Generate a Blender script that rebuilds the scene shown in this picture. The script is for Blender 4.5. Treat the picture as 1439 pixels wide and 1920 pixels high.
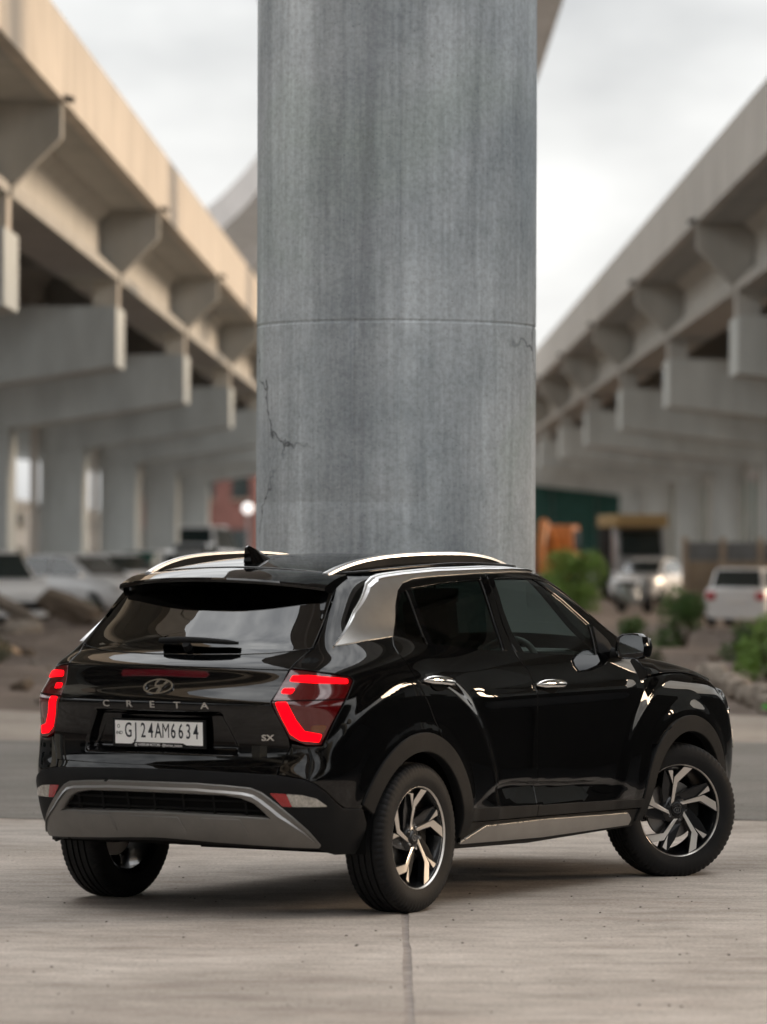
import bpy, bmesh, math, random
import numpy as np
from mathutils import Vector, Matrix
from mathutils.geometry import delaunay_2d_cdt
R_=math.radians
random.seed(7); rng=np.random.default_rng(7)
scene=bpy.context.scene
for o in list(bpy.data.objects): bpy.data.objects.remove(o)
COL=scene.collection
# ------------------------------------------------------------------ camera
cam=bpy.data.cameras.new('camera'); camo=bpy.data.objects.new('camera',cam); COL.objects.link(camo)
cam.sensor_fit='VERTICAL'; cam.sensor_height=24.0; cam.sensor_width=18.0
cam.lens=100.0; cam.shift_y=70.5/1920; cam.clip_start=.1; cam.clip_end=4000
camo.matrix_world=Matrix.Translation((0,0,1.635))@Matrix.Rotation(R_(90),4,'X')@Matrix.Rotation(.004,4,'Z')
cam.dof.use_dof=True; cam.dof.focus_distance=20.8; cam.dof.aperture_fstop=1.7; cam.dof.aperture_blades=0
scene.camera=camo
# ------------------------------------------------------------------ world, sun, exposure
SUN_AZ=R_(66); SUN_EL=R_(19)          # azimuth measured from the view direction (+Y) towards the right (+X)
world=bpy.data.worlds.new('World'); scene.world=world; world.use_nodes=True
nt=world.node_tree; nt.nodes.clear()
def N_(t,**k):
    n=nt.nodes.new(t)
    for a,b in k.items(): setattr(n,a,b)
    return n
out=N_('ShaderNodeOutputWorld'); bg=N_('ShaderNodeBackground')
sky=N_('ShaderNodeTexSky',sky_type='NISHITA'); sky.sun_disc=False; sky.sun_elevation=SUN_EL; sky.sun_rotation=SUN_AZ
sky.dust_density=4.0; sky.air_density=1.2
sc_=N_('ShaderNodeMix',data_type='RGBA',blend_type='MULTIPLY'); sc_.inputs[0].default_value=1; sc_.inputs[7].default_value=(.09,.09,.09,1)
tc=N_('ShaderNodeTexCoord'); mp=N_('ShaderNodeMapping'); mp.inputs['Scale'].default_value=(1,1,2.2)
nz=N_('ShaderNodeTexNoise'); nz.inputs['Scale'].default_value=6.5; nz.inputs['Detail'].default_value=5; nz.inputs['Roughness'].default_value=.5
rp=N_('ShaderNodeValToRGB'); rp.color_ramp.elements[0].position=.32; rp.color_ramp.elements[0].color=(.70,.715,.735,1)
rp.color_ramp.elements[1].position=.66; rp.color_ramp.elements[1].color=(1.42,1.42,1.40,1)
mx=N_('ShaderNodeMix',data_type='RGBA'); mx.inputs[0].default_value=.86
L=nt.links.new
L(sky.outputs[0],sc_.inputs[6]); L(tc.outputs['Generated'],mp.inputs[0]); L(mp.outputs[0],nz.inputs['Vector'])
L(nz.outputs['Fac'],rp.inputs[0]); L(sc_.outputs[2],mx.inputs[6]); L(rp.outputs[0],mx.inputs[7])
# overcast sky: the zenith is several times as bright as the horizon
sp=N_('ShaderNodeSeparateXYZ'); L(tc.outputs['Generated'],sp.inputs[0]); gm=N_('ShaderNodeMapRange'); gm.inputs[1].default_value=0; gm.inputs[2].default_value=1; gm.inputs[3].default_value=.26; gm.inputs[4].default_value=1.12
L(sp.outputs['Z'],gm.inputs[0]); gx_=N_('ShaderNodeMix',data_type='RGBA',blend_type='MULTIPLY'); gx_.inputs[0].default_value=1; L(mx.outputs[2],gx_.inputs[6]); L(gm.outputs[0],gx_.inputs[7])
L(gx_.outputs[2],bg.inputs[0]); bg.inputs[1].default_value=1.0; L(bg.outputs[0],out.inputs[0])
sun=bpy.data.lights.new('sun','SUN'); sun.energy=1.4; sun.angle=R_(24); sun.color=(1.0,.74,.50)
suno=bpy.data.objects.new('sun',sun); COL.objects.link(suno)
d=Vector((math.sin(SUN_AZ)*math.cos(SUN_EL),math.cos(SUN_AZ)*math.cos(SUN_EL),math.sin(SUN_EL)))
suno.rotation_euler=(-d).to_track_quat('-Z','Y').to_euler(); suno.location=d*60
vs=scene.view_settings; vs.view_transform='Standard'; vs.look='None'; vs.gamma=1; vs.use_curve_mapping=False; vs.exposure=1.42
cy=scene.cycles; cy.use_denoising=True; cy.use_adaptive_sampling=True; cy.adaptive_threshold=.02; cy.max_bounces=6; cy.diffuse_bounces=4; cy.glossy_bounces=4; cy.transparent_max_bounces=8; cy.caustics_reflective=False; cy.caustics_refractive=False; cy.sample_clamp_indirect=8
scene.render.film_transparent=False
# ------------------------------------------------------------------ materials
def newmat(name):
    m=bpy.data.materials.new(name); m.use_nodes=True; return m,m.node_tree,m.node_tree.nodes['Principled BSDF']
def mat(name,col,rough=.5,metal=0,coat=0,emit=None,es=0,var=0,vscale=6,bump=0,bscale=60,spec=None,coatr=.03,stretch=None,rvar=0):
    m,t,b=newmat(name)
    b.inputs['Base Color'].default_value=(*col,1); b.inputs['Roughness'].default_value=rough; b.inputs['Metallic'].default_value=metal
    if coat: b.inputs['Coat Weight'].default_value=coat; b.inputs['Coat Roughness'].default_value=coatr
    if spec is not None: b.inputs['Specular IOR Level'].default_value=spec
    if emit: b.inputs['Emission Color'].default_value=(*emit,1); b.inputs['Emission Strength'].default_value=es
    if var or bump or rvar:
        tc=t.nodes.new('ShaderNodeTexCoord'); vec=tc.outputs['Object']
        if stretch:
            mp=t.nodes.new('ShaderNodeMapping'); mp.inputs['Scale'].default_value=stretch; t.links.new(vec,mp.inputs[0]); vec=mp.outputs[0]
        if var or rvar:
            n=t.nodes.new('ShaderNodeTexNoise'); n.inputs['Scale'].default_value=vscale; n.inputs['Detail'].default_value=4; n.inputs['Roughness'].default_value=.62
            t.links.new(vec,n.inputs['Vector'])
        if var:
            r=t.nodes.new('ShaderNodeMapRange'); r.inputs[1].default_value=.3; r.inputs[2].default_value=.7; r.inputs[3].default_value=1-var; r.inputs[4].default_value=1+var
            t.links.new(n.outputs['Fac'],r.inputs[0])
            x=t.nodes.new('ShaderNodeMix'); x.data_type='RGBA'; x.blend_type='MULTIPLY'; x.inputs[0].default_value=1; x.inputs[6].default_value=(*col,1)
            t.links.new(r.outputs[0],x.inputs[7]); t.links.new(x.outputs[2],b.inputs['Base Color'])
        if rvar:
            r=t.nodes.new('ShaderNodeMapRange'); r.inputs[1].default_value=.3; r.inputs[2].default_value=.7; r.inputs[3].default_value=max(0,rough-rvar); r.inputs[4].default_value=rough+rvar
            t.links.new(n.outputs['Fac'],r.inputs[0]); t.links.new(r.outputs[0],b.inputs['Roughness'])
        if bump:
            n2=t.nodes.new('ShaderNodeTexNoise'); n2.inputs['Scale'].default_value=bscale; n2.inputs['Detail'].default_value=3; t.links.new(vec,n2.inputs['Vector'])
            bp=t.nodes.new('ShaderNodeBump'); bp.inputs['Strength'].default_value=bump; bp.inputs['Distance'].default_value=.02
            t.links.new(n2.outputs['Fac'],bp.inputs['Height']); t.links.new(bp.outputs[0],b.inputs['Normal'])
    return m
def glassmat(name,tint,ior=1.5,rough=0.0):
    m=bpy.data.materials.new(name); m.use_nodes=True; t=m.node_tree; t.nodes.clear()
    o=t.nodes.new('ShaderNodeOutputMaterial'); mxs=t.nodes.new('ShaderNodeMixShader'); f=t.nodes.new('ShaderNodeFresnel'); f.inputs[0].default_value=ior
    a=t.nodes.new('ShaderNodeBsdfTransparent'); a.inputs[0].default_value=(*tint,1); g=t.nodes.new('ShaderNodeBsdfGlossy'); g.inputs['Roughness'].default_value=rough
    t.links.new(f.outputs[0],mxs.inputs[0]); t.links.new(a.outputs[0],mxs.inputs[1]); t.links.new(g.outputs[0],mxs.inputs[2]); t.links.new(mxs.outputs[0],o.inputs[0])
    return m
def shade_nodes(m):
    t=m.node_tree; return t,t.nodes,t.links,t.nodes['Principled BSDF']
def concrete(name,c1,c2,c3,streak=(7,7,.35),scale=1.0,bump=.25,crack=0,pits=True,rough=.85):
    """procedural concrete: blotches, vertical streaks, pores, hairline cracks"""
    m,t,b=newmat(name); b.inputs['Roughness'].default_value=rough; b.inputs['Specular IOR Level'].default_value=.3
    nd=t.nodes.new; lk=t.links.new
    tc=nd('ShaderNodeTexCoord'); v=tc.outputs['Object']
    def noise(s,det=8,ro=.6,st=None,dis=0):
        n=nd('ShaderNodeTexNoise'); n.inputs['Scale'].default_value=s*scale; n.inputs['Detail'].default_value=det; n.inputs['Roughness'].default_value=ro; n.inputs['Distortion'].default_value=dis
        if st:
            mp=nd('ShaderNodeMapping'); mp.inputs['Scale'].default_value=st; lk(v,mp.inputs[0]); lk(mp.outputs[0],n.inputs['Vector'])
        else: lk(v,n.inputs['Vector'])
        return n.outputs['Fac']
    def ramp(f,p0,c0,p1,c1_):
        r=nd('ShaderNodeValToRGB'); r.color_ramp.elements[0].position=p0; r.color_ramp.elements[0].color=(*c0,1); r.color_ramp.elements[1].position=p1; r.color_ramp.elements[1].color=(*c1_,1); lk(f,r.inputs[0]); return r.outputs[0]
    def mul(a,c,fac=1,mode='MULTIPLY'):
        x=nd('ShaderNodeMix'); x.data_type='RGBA'; x.blend_type=mode; x.inputs[0].default_value=fac; lk(a,x.inputs[6])
        if isinstance(c,tuple): x.inputs[7].default_value=(*c,1)
        else: lk(c,x.inputs[7])
        return x.outputs[2]
    base=ramp(noise(1.1,5,.65),.36,c1,.62,c2)
    # second tone patches
    x=nd('ShaderNodeMix'); x.data_type='RGBA'; pf=ramp(noise(.55,4,.55,dis=.6),.52,(0,0,0),.66,(1,1,1)); lk(pf,x.inputs[0]); lk(base,x.inputs[6]); x.inputs[7].default_value=(*c3,1); base=x.outputs[2]
    base=mul(base,ramp(noise(.75,5,.62,streak,.4),.34,(.70,.70,.71),.64,(1.12,1.12,1.12)))
    base=mul(base,ramp(noise(12,4,.75,(2.0,2.0,.07)),.36,(.85,.85,.855),.62,(1.07,1.07,1.07)))
    base=mul(base,ramp(noise(38,3,.7),.32,(.80,.80,.80),.6,(1.05,1.05,1.05)))
    if pits:
        vo=nd('ShaderNodeTexVoronoi'); vo.inputs['Scale'].default_value=26*scale; lk(v,vo.inputs['Vector'])
        base=mul(base,ramp(vo.outputs['Distance'],.06,(.42,.42,.42),.12,(1,1,1)),.8)
    if crack:
        vo=nd('ShaderNodeTexVoronoi'); vo.feature='DISTANCE_TO_EDGE'; vo.inputs['Scale'].default_value=crack
        nn=nd('ShaderNodeTexNoise'); nn.inputs['Scale'].default_value=7; nn.inputs['Detail'].default_value=6; lk(v,nn.inputs['Vector'])
        ad=nd('ShaderNodeMix'); ad.data_type='RGBA'; ad.blend_type='ADD'; ad.inputs[0].default_value=.28; lk(v,ad.inputs[6]); lk(nn.outputs['Color'],ad.inputs[7]); lk(ad.outputs[2],vo.inputs['Vector'])
        c=ramp(vo.outputs['Distance'],.004,(.35,.35,.35),.011,(1,1,1))
        x=nd('ShaderNodeMix'); x.data_type='RGBA'; x.blend_type='MULTIPLY'; lk(ramp(noise(.8,3,.5),.54,(0,0,0),.60,(1,1,1)),x.inputs[0]); lk(base,x.inputs[6]); lk(c,x.inputs[7]); base=x.outputs[2]
    lk(base,b.inputs['Base Color'])
    bp=nd('ShaderNodeBump'); bp.inputs['Strength'].default_value=bump; bp.inputs['Distance'].default_value=.02; lk(noise(40,3,.7),bp.inputs['Height']); lk(bp.outputs[0],b.inputs['Normal'])
    return m
M={}
M['paint']=mat('black_paint',(.0020,.0021,.0024),.5,0,1.0,coatr=.010,spec=0.0)
M['trim']=mat('black_plastic',(.0062,.0066,.0074),.58,spec=.22,bump=.08,bscale=900,rvar=.08,vscale=5)
M['dark']=mat('dark_inner',(.006,.006,.006),.8,spec=.2)
M['gap']=mat('dark_gap',(.004,.004,.004),.9,spec=.1)
M['edge']=mat('bright_edge',(.80,.80,.81),.30,.85)
M['edge2']=mat('lit_satin_rim',(.46,.46,.46),.36,.85)  # skid silver made paler: sky light on the upturned rim put into colour
M['silver']=mat('satin_silver',(.34,.33,.315),.36,.85,var=.06,vscale=9)
M['skid']=mat('satin_skid',(.20,.195,.185),.40,.75,var=.08,vscale=9)
M['rail']=mat('rail_silver',(.78,.78,.79),.30,.9)
M['chrome']=mat('chrome',(.86,.85,.83),.07,1.0)
M['glass_dark']=glassmat('privacy_glass',(.10,.15,.135),1.6)
M['glass_rear']=glassmat('rear_glass',(.004,.005,.005),1.95)
M['glass_clear']=glassmat('green_glass',(.80,.90,.86))
M['lens_red']=mat('red_lens',(.035,.001,.002),.12,0,1.0,emit=(1,.0,.004),es=.012)
M['lens_red2']=mat('red_reflector',(.35,.008,.012),.15,0,1.0)
M['lens_stop']=mat('stop_lens',(.075,.003,.007),.15,0,1.0)
M['lens_clear']=mat('clear_lens',(.42,.40,.36),.22,.3,1.0,var=.35,vscale=60)
M['lens_amber']=mat('amber_lens',(.16,.045,.008),.15,0,1.0)
M['led']=mat('lit_red',(.3,.0,.0),.5,spec=.1,emit=(1.0,.0,.004),es=1.1)
M['rubber']=mat('tyre_rubber',(.0065,.007,.008),.62,spec=.28,bump=.12,bscale=260,var=.25,vscale=9)
M['rim_dark']=mat('rim_gunmetal',(.012,.013,.015),.30,.6,.5)
M['rim_cut']=mat('rim_machined',(.80,.77,.73),.32,.95)
M['disc']=mat('brake_disc',(.28,.27,.26),.35,.9)
M['plate']=mat('plate_white',(.90,.90,.89),.4)
M['ink']=mat('plate_ink',(.012,.016,.024),.5)
M['white']=mat('white_print',(.7,.7,.7),.5)
M['lamp_warm']=mat('plate_lamp',(.8,.6,.4),.4,emit=(1.0,.50,.22),es=2.5)
M['cloth']=mat('seat_fabric',(.05,.052,.05),.8,bump=.1,bscale=300)
M['dash']=mat('dash_plastic',(.10,.105,.10),.6)
M['mirror']=mat('mirror_glass',(.86,.88,.9),.02,1.0)
# ------------------------------------------------------------------ mesh helpers
def tag(o,label=None,cat=None,group=None,kind=None):
    if label: o['label']=label
    if cat: o['category']=cat
    if group: o['group']=group
    if kind: o['kind']=kind
    return o
def empty(name,loc=(0,0,0),rz=0,**k):
    o=bpy.data.objects.new(name,None); COL.objects.link(o); o.location=loc; o.rotation_euler=(0,0,rz); o.empty_display_size=.3
    return tag(o,**k)
def link(name,me,m=None,parent=None,loc=None,rot=None):
    if m is not None: me.materials.append(m)
    o=bpy.data.objects.new(name,me); COL.objects.link(o); o.parent=parent
    if loc is not None: o.location=loc
    if rot is not None: o.rotation_euler=rot
    return o
def pyd(name,v,f,m=None,parent=None,smooth=False,angle=None,**k):
    me=bpy.data.meshes.new(name); me.from_pydata([tuple(map(float,a)) for a in v],[],[tuple(map(int,a)) for a in f]); me.update()
    if smooth:
        me.polygons.foreach_set('use_smooth',[True]*len(me.polygons))
        if angle: me.set_sharp_from_angle(angle=R_(angle))
    return link(name,me,m,parent,**k)
class MB:
    """collects simple solids into one mesh"""
    def __init__(s): s.v=[]; s.f=[]
    def add(s,v,f):
        n=len(s.v); s.v+= [tuple(a) for a in v]; s.f+=[tuple(i+n for i in a) for a in f]; return s
    def box(s,c,d,rz=0,ry=0,rx=0,taper=1):
        mtx=Matrix.Rotation(rz,3,'Z')@Matrix.Rotation(ry,3,'Y')@Matrix.Rotation(rx,3,'X'); v=[]
        for z in (-1,1):
            k=taper if z>0 else 1
            for x,y in ((-1,-1),(1,-1),(1,1),(-1,1)): v.append(Vector(c)+mtx@Vector((x*d[0]/2*k,y*d[1]/2*k,z*d[2]/2)))
        return s.add(v,[(3,2,1,0),(4,5,6,7),(0,1,5,4),(1,2,6,5),(2,3,7,6),(3,0,4,7)])
    def prism(s,poly,a,b,fn):
        """poly 2D, extruded between a and b; fn(u,v,t)->xyz"""
        n=len(poly); v=[fn(p[0],p[1],a) for p in poly]+[fn(p[0],p[1],b) for p in poly]
        return s.add(v,[tuple(range(n))[::-1],tuple(range(n,2*n))]+[(i,(i+1)%n,n+(i+1)%n,n+i) for i in range(n)])
    def lathe(s,prof,n,fn,closed=False):
        """prof [(r,h)], fn(r,h,ang)->xyz"""
        m=len(prof); v=[fn(r,h,2*math.pi*i/n) for i in range(n) for r,h in prof]; f=[]
        for i in range(n):
            j=(i+1)%n
            for k in range(m-1 if not closed else m):
                l=(k+1)%m; f.append((i*m+k,j*m+k,j*m+l,i*m+l))
        return s.add(v,f)
    def tube(s,pts,r,n=8,cap=True):
        pts=[Vector(p) for p in pts]; rs=r if isinstance(r,(list,tuple)) else [r]*len(pts); v=[]; f=[]
        up=Vector((0,0,1)); prev=None
        for i,p in enumerate(pts):
            t=(pts[min(i+1,len(pts)-1)]-pts[max(i-1,0)]).normalized()
            if prev is None: a=t.cross(up if abs(t.z)<.9 else Vector((1,0,0))).normalized()
            else: a=(prev-t*prev.dot(t)).normalized()
            prev=a; b=t.cross(a)
            for k in range(n):
                w=2*math.pi*k/n; v.append(p+(a*math.cos(w)+b*math.sin(w))*rs[i])
        for i in range(len(pts)-1):
            for k in range(n): l=(k+1)%n; f.append((i*n+k,i*n+l,(i+1)*n+l,(i+1)*n+k))
        if cap: f.append(tuple(range(n))[::-1]); f.append(tuple(range((len(pts)-1)*n,len(pts)*n)))
        return s.add(v,f)
    def build(s,name,m=None,parent=None,smooth=False,angle=None,bevel=0,**k):
        o=pyd(name,s.v,s.f,m,parent,smooth,angle,**k)
        bm=bmesh.new(); bm.from_mesh(o.data)
        if bevel:
            bmesh.ops.bevel(bm,geom=[e for e in bm.edges if e.is_manifold and e.calc_face_angle(0)>.5],offset=bevel,segments=2,affect='EDGES',profile=.6)
        bmesh.ops.recalc_face_normals(bm,faces=bm.faces); bm.to_mesh(o.data); bm.free()
        if bevel:
            o.data.polygons.foreach_set('use_smooth',[True]*len(o.data.polygons)); o.data.set_sharp_from_angle(angle=R_(35))
        return o
# ================================================================== the parked SUV: body surface as one implicit function (car axes: x forward from the rear axle, y left, z up; w=|y|)
def _card(k):
    k=np.array(k,float); n=len(k); h=np.diff(k)
    A=np.zeros((n,n)); Bm=np.zeros((n,n)); A[0,0]=A[-1,-1]=1
    for i in range(1,n-1):
        A[i,i-1]=h[i-1]; A[i,i]=2*(h[i-1]+h[i]); A[i,i+1]=h[i]
        Bm[i,i-1]=6/h[i-1]; Bm[i,i]=-6/h[i-1]-6/h[i]; Bm[i,i+1]=6/h[i]
    return k,h,np.linalg.solve(A,Bm)
def _wts(c,x):
    k,h,M=c; x=np.clip(np.asarray(x,float),k[0],k[-1]); n=len(k)
    i=np.clip(np.searchsorted(k,x)-1,0,n-2); hi=h[i]; a=(k[i+1]-x)/hi; b=1-a
    w=((a**3-a)*hi*hi/6)[:,None]*M[i]+((b**3-b)*hi*hi/6)[:,None]*M[i+1]
    r=np.arange(len(x)); w[r,i]+=a; w[r,i+1]+=b
    return w
class Sp:
    def __init__(s,k,v): s.c=_card(k); s.v=np.array(v,float)
    def __call__(s,x):
        x=np.asarray(x,float); return (_wts(s.c,x.ravel())@s.v).reshape(x.shape)
def sm(a,b,x):
    t=np.clip((x-a)/(b-a),0,1); return t*t*t*(t*(6*t-15)+10)
def smax(a,b,k): return .5*(a+b+np.sqrt((a-b)**2+k*k))
def smin(a,b,k): return .5*(a+b-np.sqrt((a-b)**2+k*k))
ZL=[.18,.30,.42,.56,.70,.84,.94,1.02,1.10,1.16,1.24,1.34,1.44,1.52,1.58]
XS=[-.9,-.55,-.2,.2,.7,1.2,1.7,2.2,2.61,3.0,3.4]
mid=[.80,.845,.862,.866,.868,.870,.868,.857,.838,.818,.784,.740,.695,.656,.626]
rear=[.80,.845,.862,.870,.876,.880,.880,.872,.852,.815,.748,.695,.648,.607,.575]
r2=[.76,.80,.82,.835,.845,.850,.850,.836,.800,.752,.690,.645,.600,.558,.528]
fr=[.80,.84,.860,.870,.876,.878,.868,.845,.81,.79,.76,.72,.68,.64,.61]
T=np.array([[v-.07 for v in r2],r2,rear,[.45*a+.55*b for a,b in zip(rear,mid)],mid,mid,[v-.002 for v in mid],[.5*(a+b) for a,b in zip(mid,fr)],fr,[v-.002 for v in fr],[v-.05 for v in fr]])
_cx=_card(XS); _cz=_card(ZL)
RW=.335
SCT=Sp([.40,.53,.66,.78,1.1,1.53,1.9,2.03,2.13,2.3],[.44,.481,.535,.557,.551,.531,.508,.476,.427,.38])
def W(x,z):
    x,z=np.broadcast_arrays(np.asarray(x,float),np.asarray(z,float)); sh=x.shape
    x=x.ravel(); z=z.ravel()
    w=np.einsum('ni,ij,nj->n',_wts(_cx,x),T,_wts(_cz,z))
    # wheel blisters and arch flares
    for cx,r0,d in ((0.0,.755,.018),(2.61,.70,.017)):
        r=np.hypot(x-cx,z-RW)
        w=w+d*(1-sm(r0-.05,r0+.05,r))*sm(.25,.5,z)*(1-sm(1.03,1.13,z))
        w=w+.010*(1-sm(.46,.56,r))*sm(.25,.45,z)
    # door scallop
    top=SCT(x); bot=.446-.0297*(x-.48); hgt=np.maximum(top-bot,1e-4); u=(top-z)
    w=w-.034*sm(0,.038,u)*np.clip(1-u/hgt,0,1)*sm(.48,.98,x)*(1-sm(1.45,2.12,x))
    # shoulder line just under handles
    w=w+.008*np.exp(-((z-.945)/.035)**2)*sm(.45,.75,x)*(1-sm(1.95,2.15,x))
    return w.reshape(sh)
XR=Sp([.16,.26,.36,.46,.57,.64,.70,.78,.87,.93,.965,1.02,1.085,1.125,1.17,1.21,1.30,1.40,1.50,1.6],
      [-.58,-.69,-.775,-.815,-.838,-.842,-.828,-.82,-.828,-.842,-.845,-.802,-.768,-.742,-.665,-.624,-.53,-.425,-.32,-.215])
def R(w,z):
    w,z=np.broadcast_arrays(np.asarray(w,float),np.asarray(z,float))
    hw=.325+.5*np.clip(.90-z,0,.13)
    rec=(1-sm(hw-.015,hw+.03,w))*sm(.725,.76,z)*(1-sm(.905,.925,z))
    return XR(z)+.22*w**2+.052*rec
XN=Sp([.16,.30,.45,.60,.75,.88,.96,1.02,1.06],[3.30,3.40,3.44,3.455,3.45,3.42,3.37,3.28,3.18])
def N(w,z): return XN(z)-.16*np.asarray(w)**2
WS=Sp([.95,1.08,1.2,1.35,1.5,1.58,1.64],[2.95,2.50,2.185,1.925,1.68,1.54,1.43])
def WF(w,z): return WS(z)-.14*np.asarray(w)**2
ZRc=Sp([-.8,-.5,-.3,-.12,.2,.6,.9,1.2,1.5,1.8],[1.44,1.505,1.54,1.567,1.598,1.614,1.614,1.602,1.575,1.53])
def ZR(x,w): return ZRc(x)-.10*np.asarray(w)**2
ZH=Sp([1.9,2.3,2.6,2.9,3.1,3.3,3.5],[1.17,1.145,1.11,1.06,1.01,.94,.84])
def HD(x,w): return ZH(x)-.05*np.asarray(w)**2
def Fcab(x,w,z):
    f=smax(w-W(x,z),(R(w,z)-x),.14); f=smax(f,x-WF(w,z),.05); return smax(f,z-ZR(x,w),.05)
def Flow(x,w,z):
    f=smax(w-W(x,z),(R(w,z)-x),.14); return smax(f,x-N(w,z),.12)
def Ffen(x,w,z): return smax(Flow(x,w,z),z-HD(x,w),.09)
def bis(f,a,b,n=30):
    a=np.array(a,float); b=np.array(b,float)
    for _ in range(n):
        m=.5*(a+b); v=f(m)>0; b=np.where(v,m,b); a=np.where(v,a,m)
    return .5*(a+b)
def side(x,z,F): 
    x=np.asarray(x,float); z=np.asarray(z,float); return bis(lambda w:F(x,w,z),0*x,0*x+1.3)
def back(w,z,F):
    w=np.asarray(w,float); z=np.asarray(z,float); return -bis(lambda t:F(-t,w,z),0*w-1.2,0*w+1.2)
# ================================================================== the place: ground, pillar, viaducts, ramp
def ground_mat(name,c1,c2,c3,streak=(1,1,1),bump=.35,rough=.9,spots=True,big=.35):
    m,t,b=newmat(name); b.inputs['Roughness'].default_value=rough; b.inputs['Specular IOR Level'].default_value=.25
    nd=t.nodes.new; lk=t.links.new; tc=nd('ShaderNodeTexCoord'); v=tc.outputs['Object']
    mp=nd('ShaderNodeMapping'); mp.inputs['Scale'].default_value=streak; lk(v,mp.inputs[0]); sv=mp.outputs[0]
    def noise(vec,s,det=5,ro=.6): 
        n=nd('ShaderNodeTexNoise'); n.inputs['Scale'].default_value=s; n.inputs['Detail'].default_value=det; n.inputs['Roughness'].default_value=ro; lk(vec,n.inputs['Vector']); return n.outputs['Fac']
    def ramp(f,p0,c0,p1,c1_):
        r=nd('ShaderNodeValToRGB'); r.color_ramp.elements[0].position=p0; r.color_ramp.elements[0].color=(*c0,1); r.color_ramp.elements[1].position=p1; r.color_ramp.elements[1].color=(*c1_,1); lk(f,r.inputs[0]); return r.outputs[0]
    def mix(a,c,mode='MULTIPLY',f=None):
        x=nd('ShaderNodeMix'); x.data_type='RGBA'; x.blend_type=mode; x.inputs[0].default_value=1; lk(a,x.inputs[6])
        if isinstance(c,tuple): x.inputs[7].default_value=(*c,1)
        else: lk(c,x.inputs[7])
        if f is not None: lk(f,x.inputs[0])
        return x.outputs[2]
    base=ramp(noise(v,big,6,.6),.36,c1,.64,c2)
    base=mix(base,c3,'MIX',ramp(noise(sv,1.1,7,.65),.54,(0,0,0),.72,(1,1,1)))
    base=mix(base,ramp(noise(sv,3.2,5,.75),.33,(.74,.73,.72),.62,(1.10,1.10,1.10)))
    base=mix(base,ramp(noise(v,55,4,.75),.30,(.62,.61,.60),.58,(1.08,1.08,1.08)))
    if spots:
        vo=nd('ShaderNodeTexVoronoi'); vo.inputs['Scale'].default_value=11; lk(v,vo.inputs['Vector'])
        base=mix(base,ramp(vo.outputs['Distance'],.035,(.40,.37,.34),.07,(1,1,1)))
        n=noise(sv,16,5,.8); base=mix(base,ramp(n,.68,(1,1,1),.78,(.68,.65,.63)))
    lk(base,b.inputs['Base Color'])
    h=nd('ShaderNodeMath'); h.operation='ADD'; lk(noise(v,70,6,.75),h.inputs[0]); lk(noise(sv,9,6,.7),h.inputs[1])
    bp=nd('ShaderNodeBump'); bp.inputs['Strength'].default_value=bump; bp.inputs['Distance'].default_value=.012; lk(h.outputs[0],bp.inputs['Height']); lk(bp.outputs[0],b.inputs['Normal'])
    return m
M['slab']=ground_mat('worn_concrete_road',(.42,.375,.335),(.60,.545,.495),(.46,.395,.35),(.7,1.5,1),big=.55)
M['joint']=mat('joint_filler',(.33,.287,.258),.9,var=.30,vscale=14)
M['asphalt']=ground_mat('grey_asphalt',(.20,.195,.182),(.26,.25,.235),(.23,.215,.20),(.5,2,1),bump=.5)
M['shoulder']=ground_mat('pale_shoulder',(.36,.32,.28),(.45,.40,.35),(.38,.33,.28),(.6,2,1),bump=.5)
M['dirt']=ground_mat('brown_dirt',(.15,.12,.10),(.24,.195,.165),(.29,.245,.21),(1,1,1),bump=.9,big=.5)
# ground sheet reaching the horizon, gently uneven beyond the road
def hgt(x,y):
    k=np.clip((y-44)/8,0,1)*np.clip((400-y)/100,0,1); w=np.abs(x)
    n=np.sin(x*1.7+y*.9)*.5+np.sin(x*.63-y*.41+1.3)*.8+np.sin(x*3.1+y*2.3)*.22
    side_=.35*np.clip((w-1.6)/2.2,0,1)
    left=np.clip((-x-2.0)/2.5,0,1)*np.clip((y-46)/12,0,1)*np.clip((96-y)/12,0,1)
    return -.03+k*(.025*n+.16*side_*(.6+.3*n))+left*(.10+.08*n)
def axis(lo,hi,fine0,fine1,step,grow):
    a=list(np.arange(fine0,fine1+1e-6,step)); s=step; x=fine0
    while x>lo: s*=grow; x-=s; a.insert(0,max(x,lo))
    s=step; x=a[-1]
    while x<hi: s*=grow; x+=s; a.append(min(x,hi))
    return np.array(a)
gx=axis(-900,900,-14,14,.28,1.35); gy=axis(-300,2500,40,100,.45,1.25)
GX,GY=np.meshgrid(gx,gy,indexing='ij'); GZ=hgt(GX,GY); ny=len(gy)
g=pyd('ground',np.stack([GX.ravel(),GY.ravel(),GZ.ravel()],1),[(i*ny+j,(i+1)*ny+j,(i+1)*ny+j+1,i*ny+j+1) for i in range(len(gx)-1) for j in range(ny-1)],M['dirt'],smooth=True); tag(g,kind='structure')
road=pyd('road_base',[(-8.7,-60,-.005),(4.1,-60,-.005),(4.1,25.9,-.005),(-8.7,25.9,-.005)],[(0,1,2,3)],M['joint']); tag(road,kind='structure')
def wavy(a,b,n,amp,seed):
    r=np.random.default_rng(seed); o=np.cumsum(r.normal(0,amp,n+1)); o-=np.linspace(o[0],o[-1],n+1); return [(a[0]+(b[0]-a[0])*i/n,a[1]+(b[1]-a[1])*i/n,o[i]) for i in range(n+1)]
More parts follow.
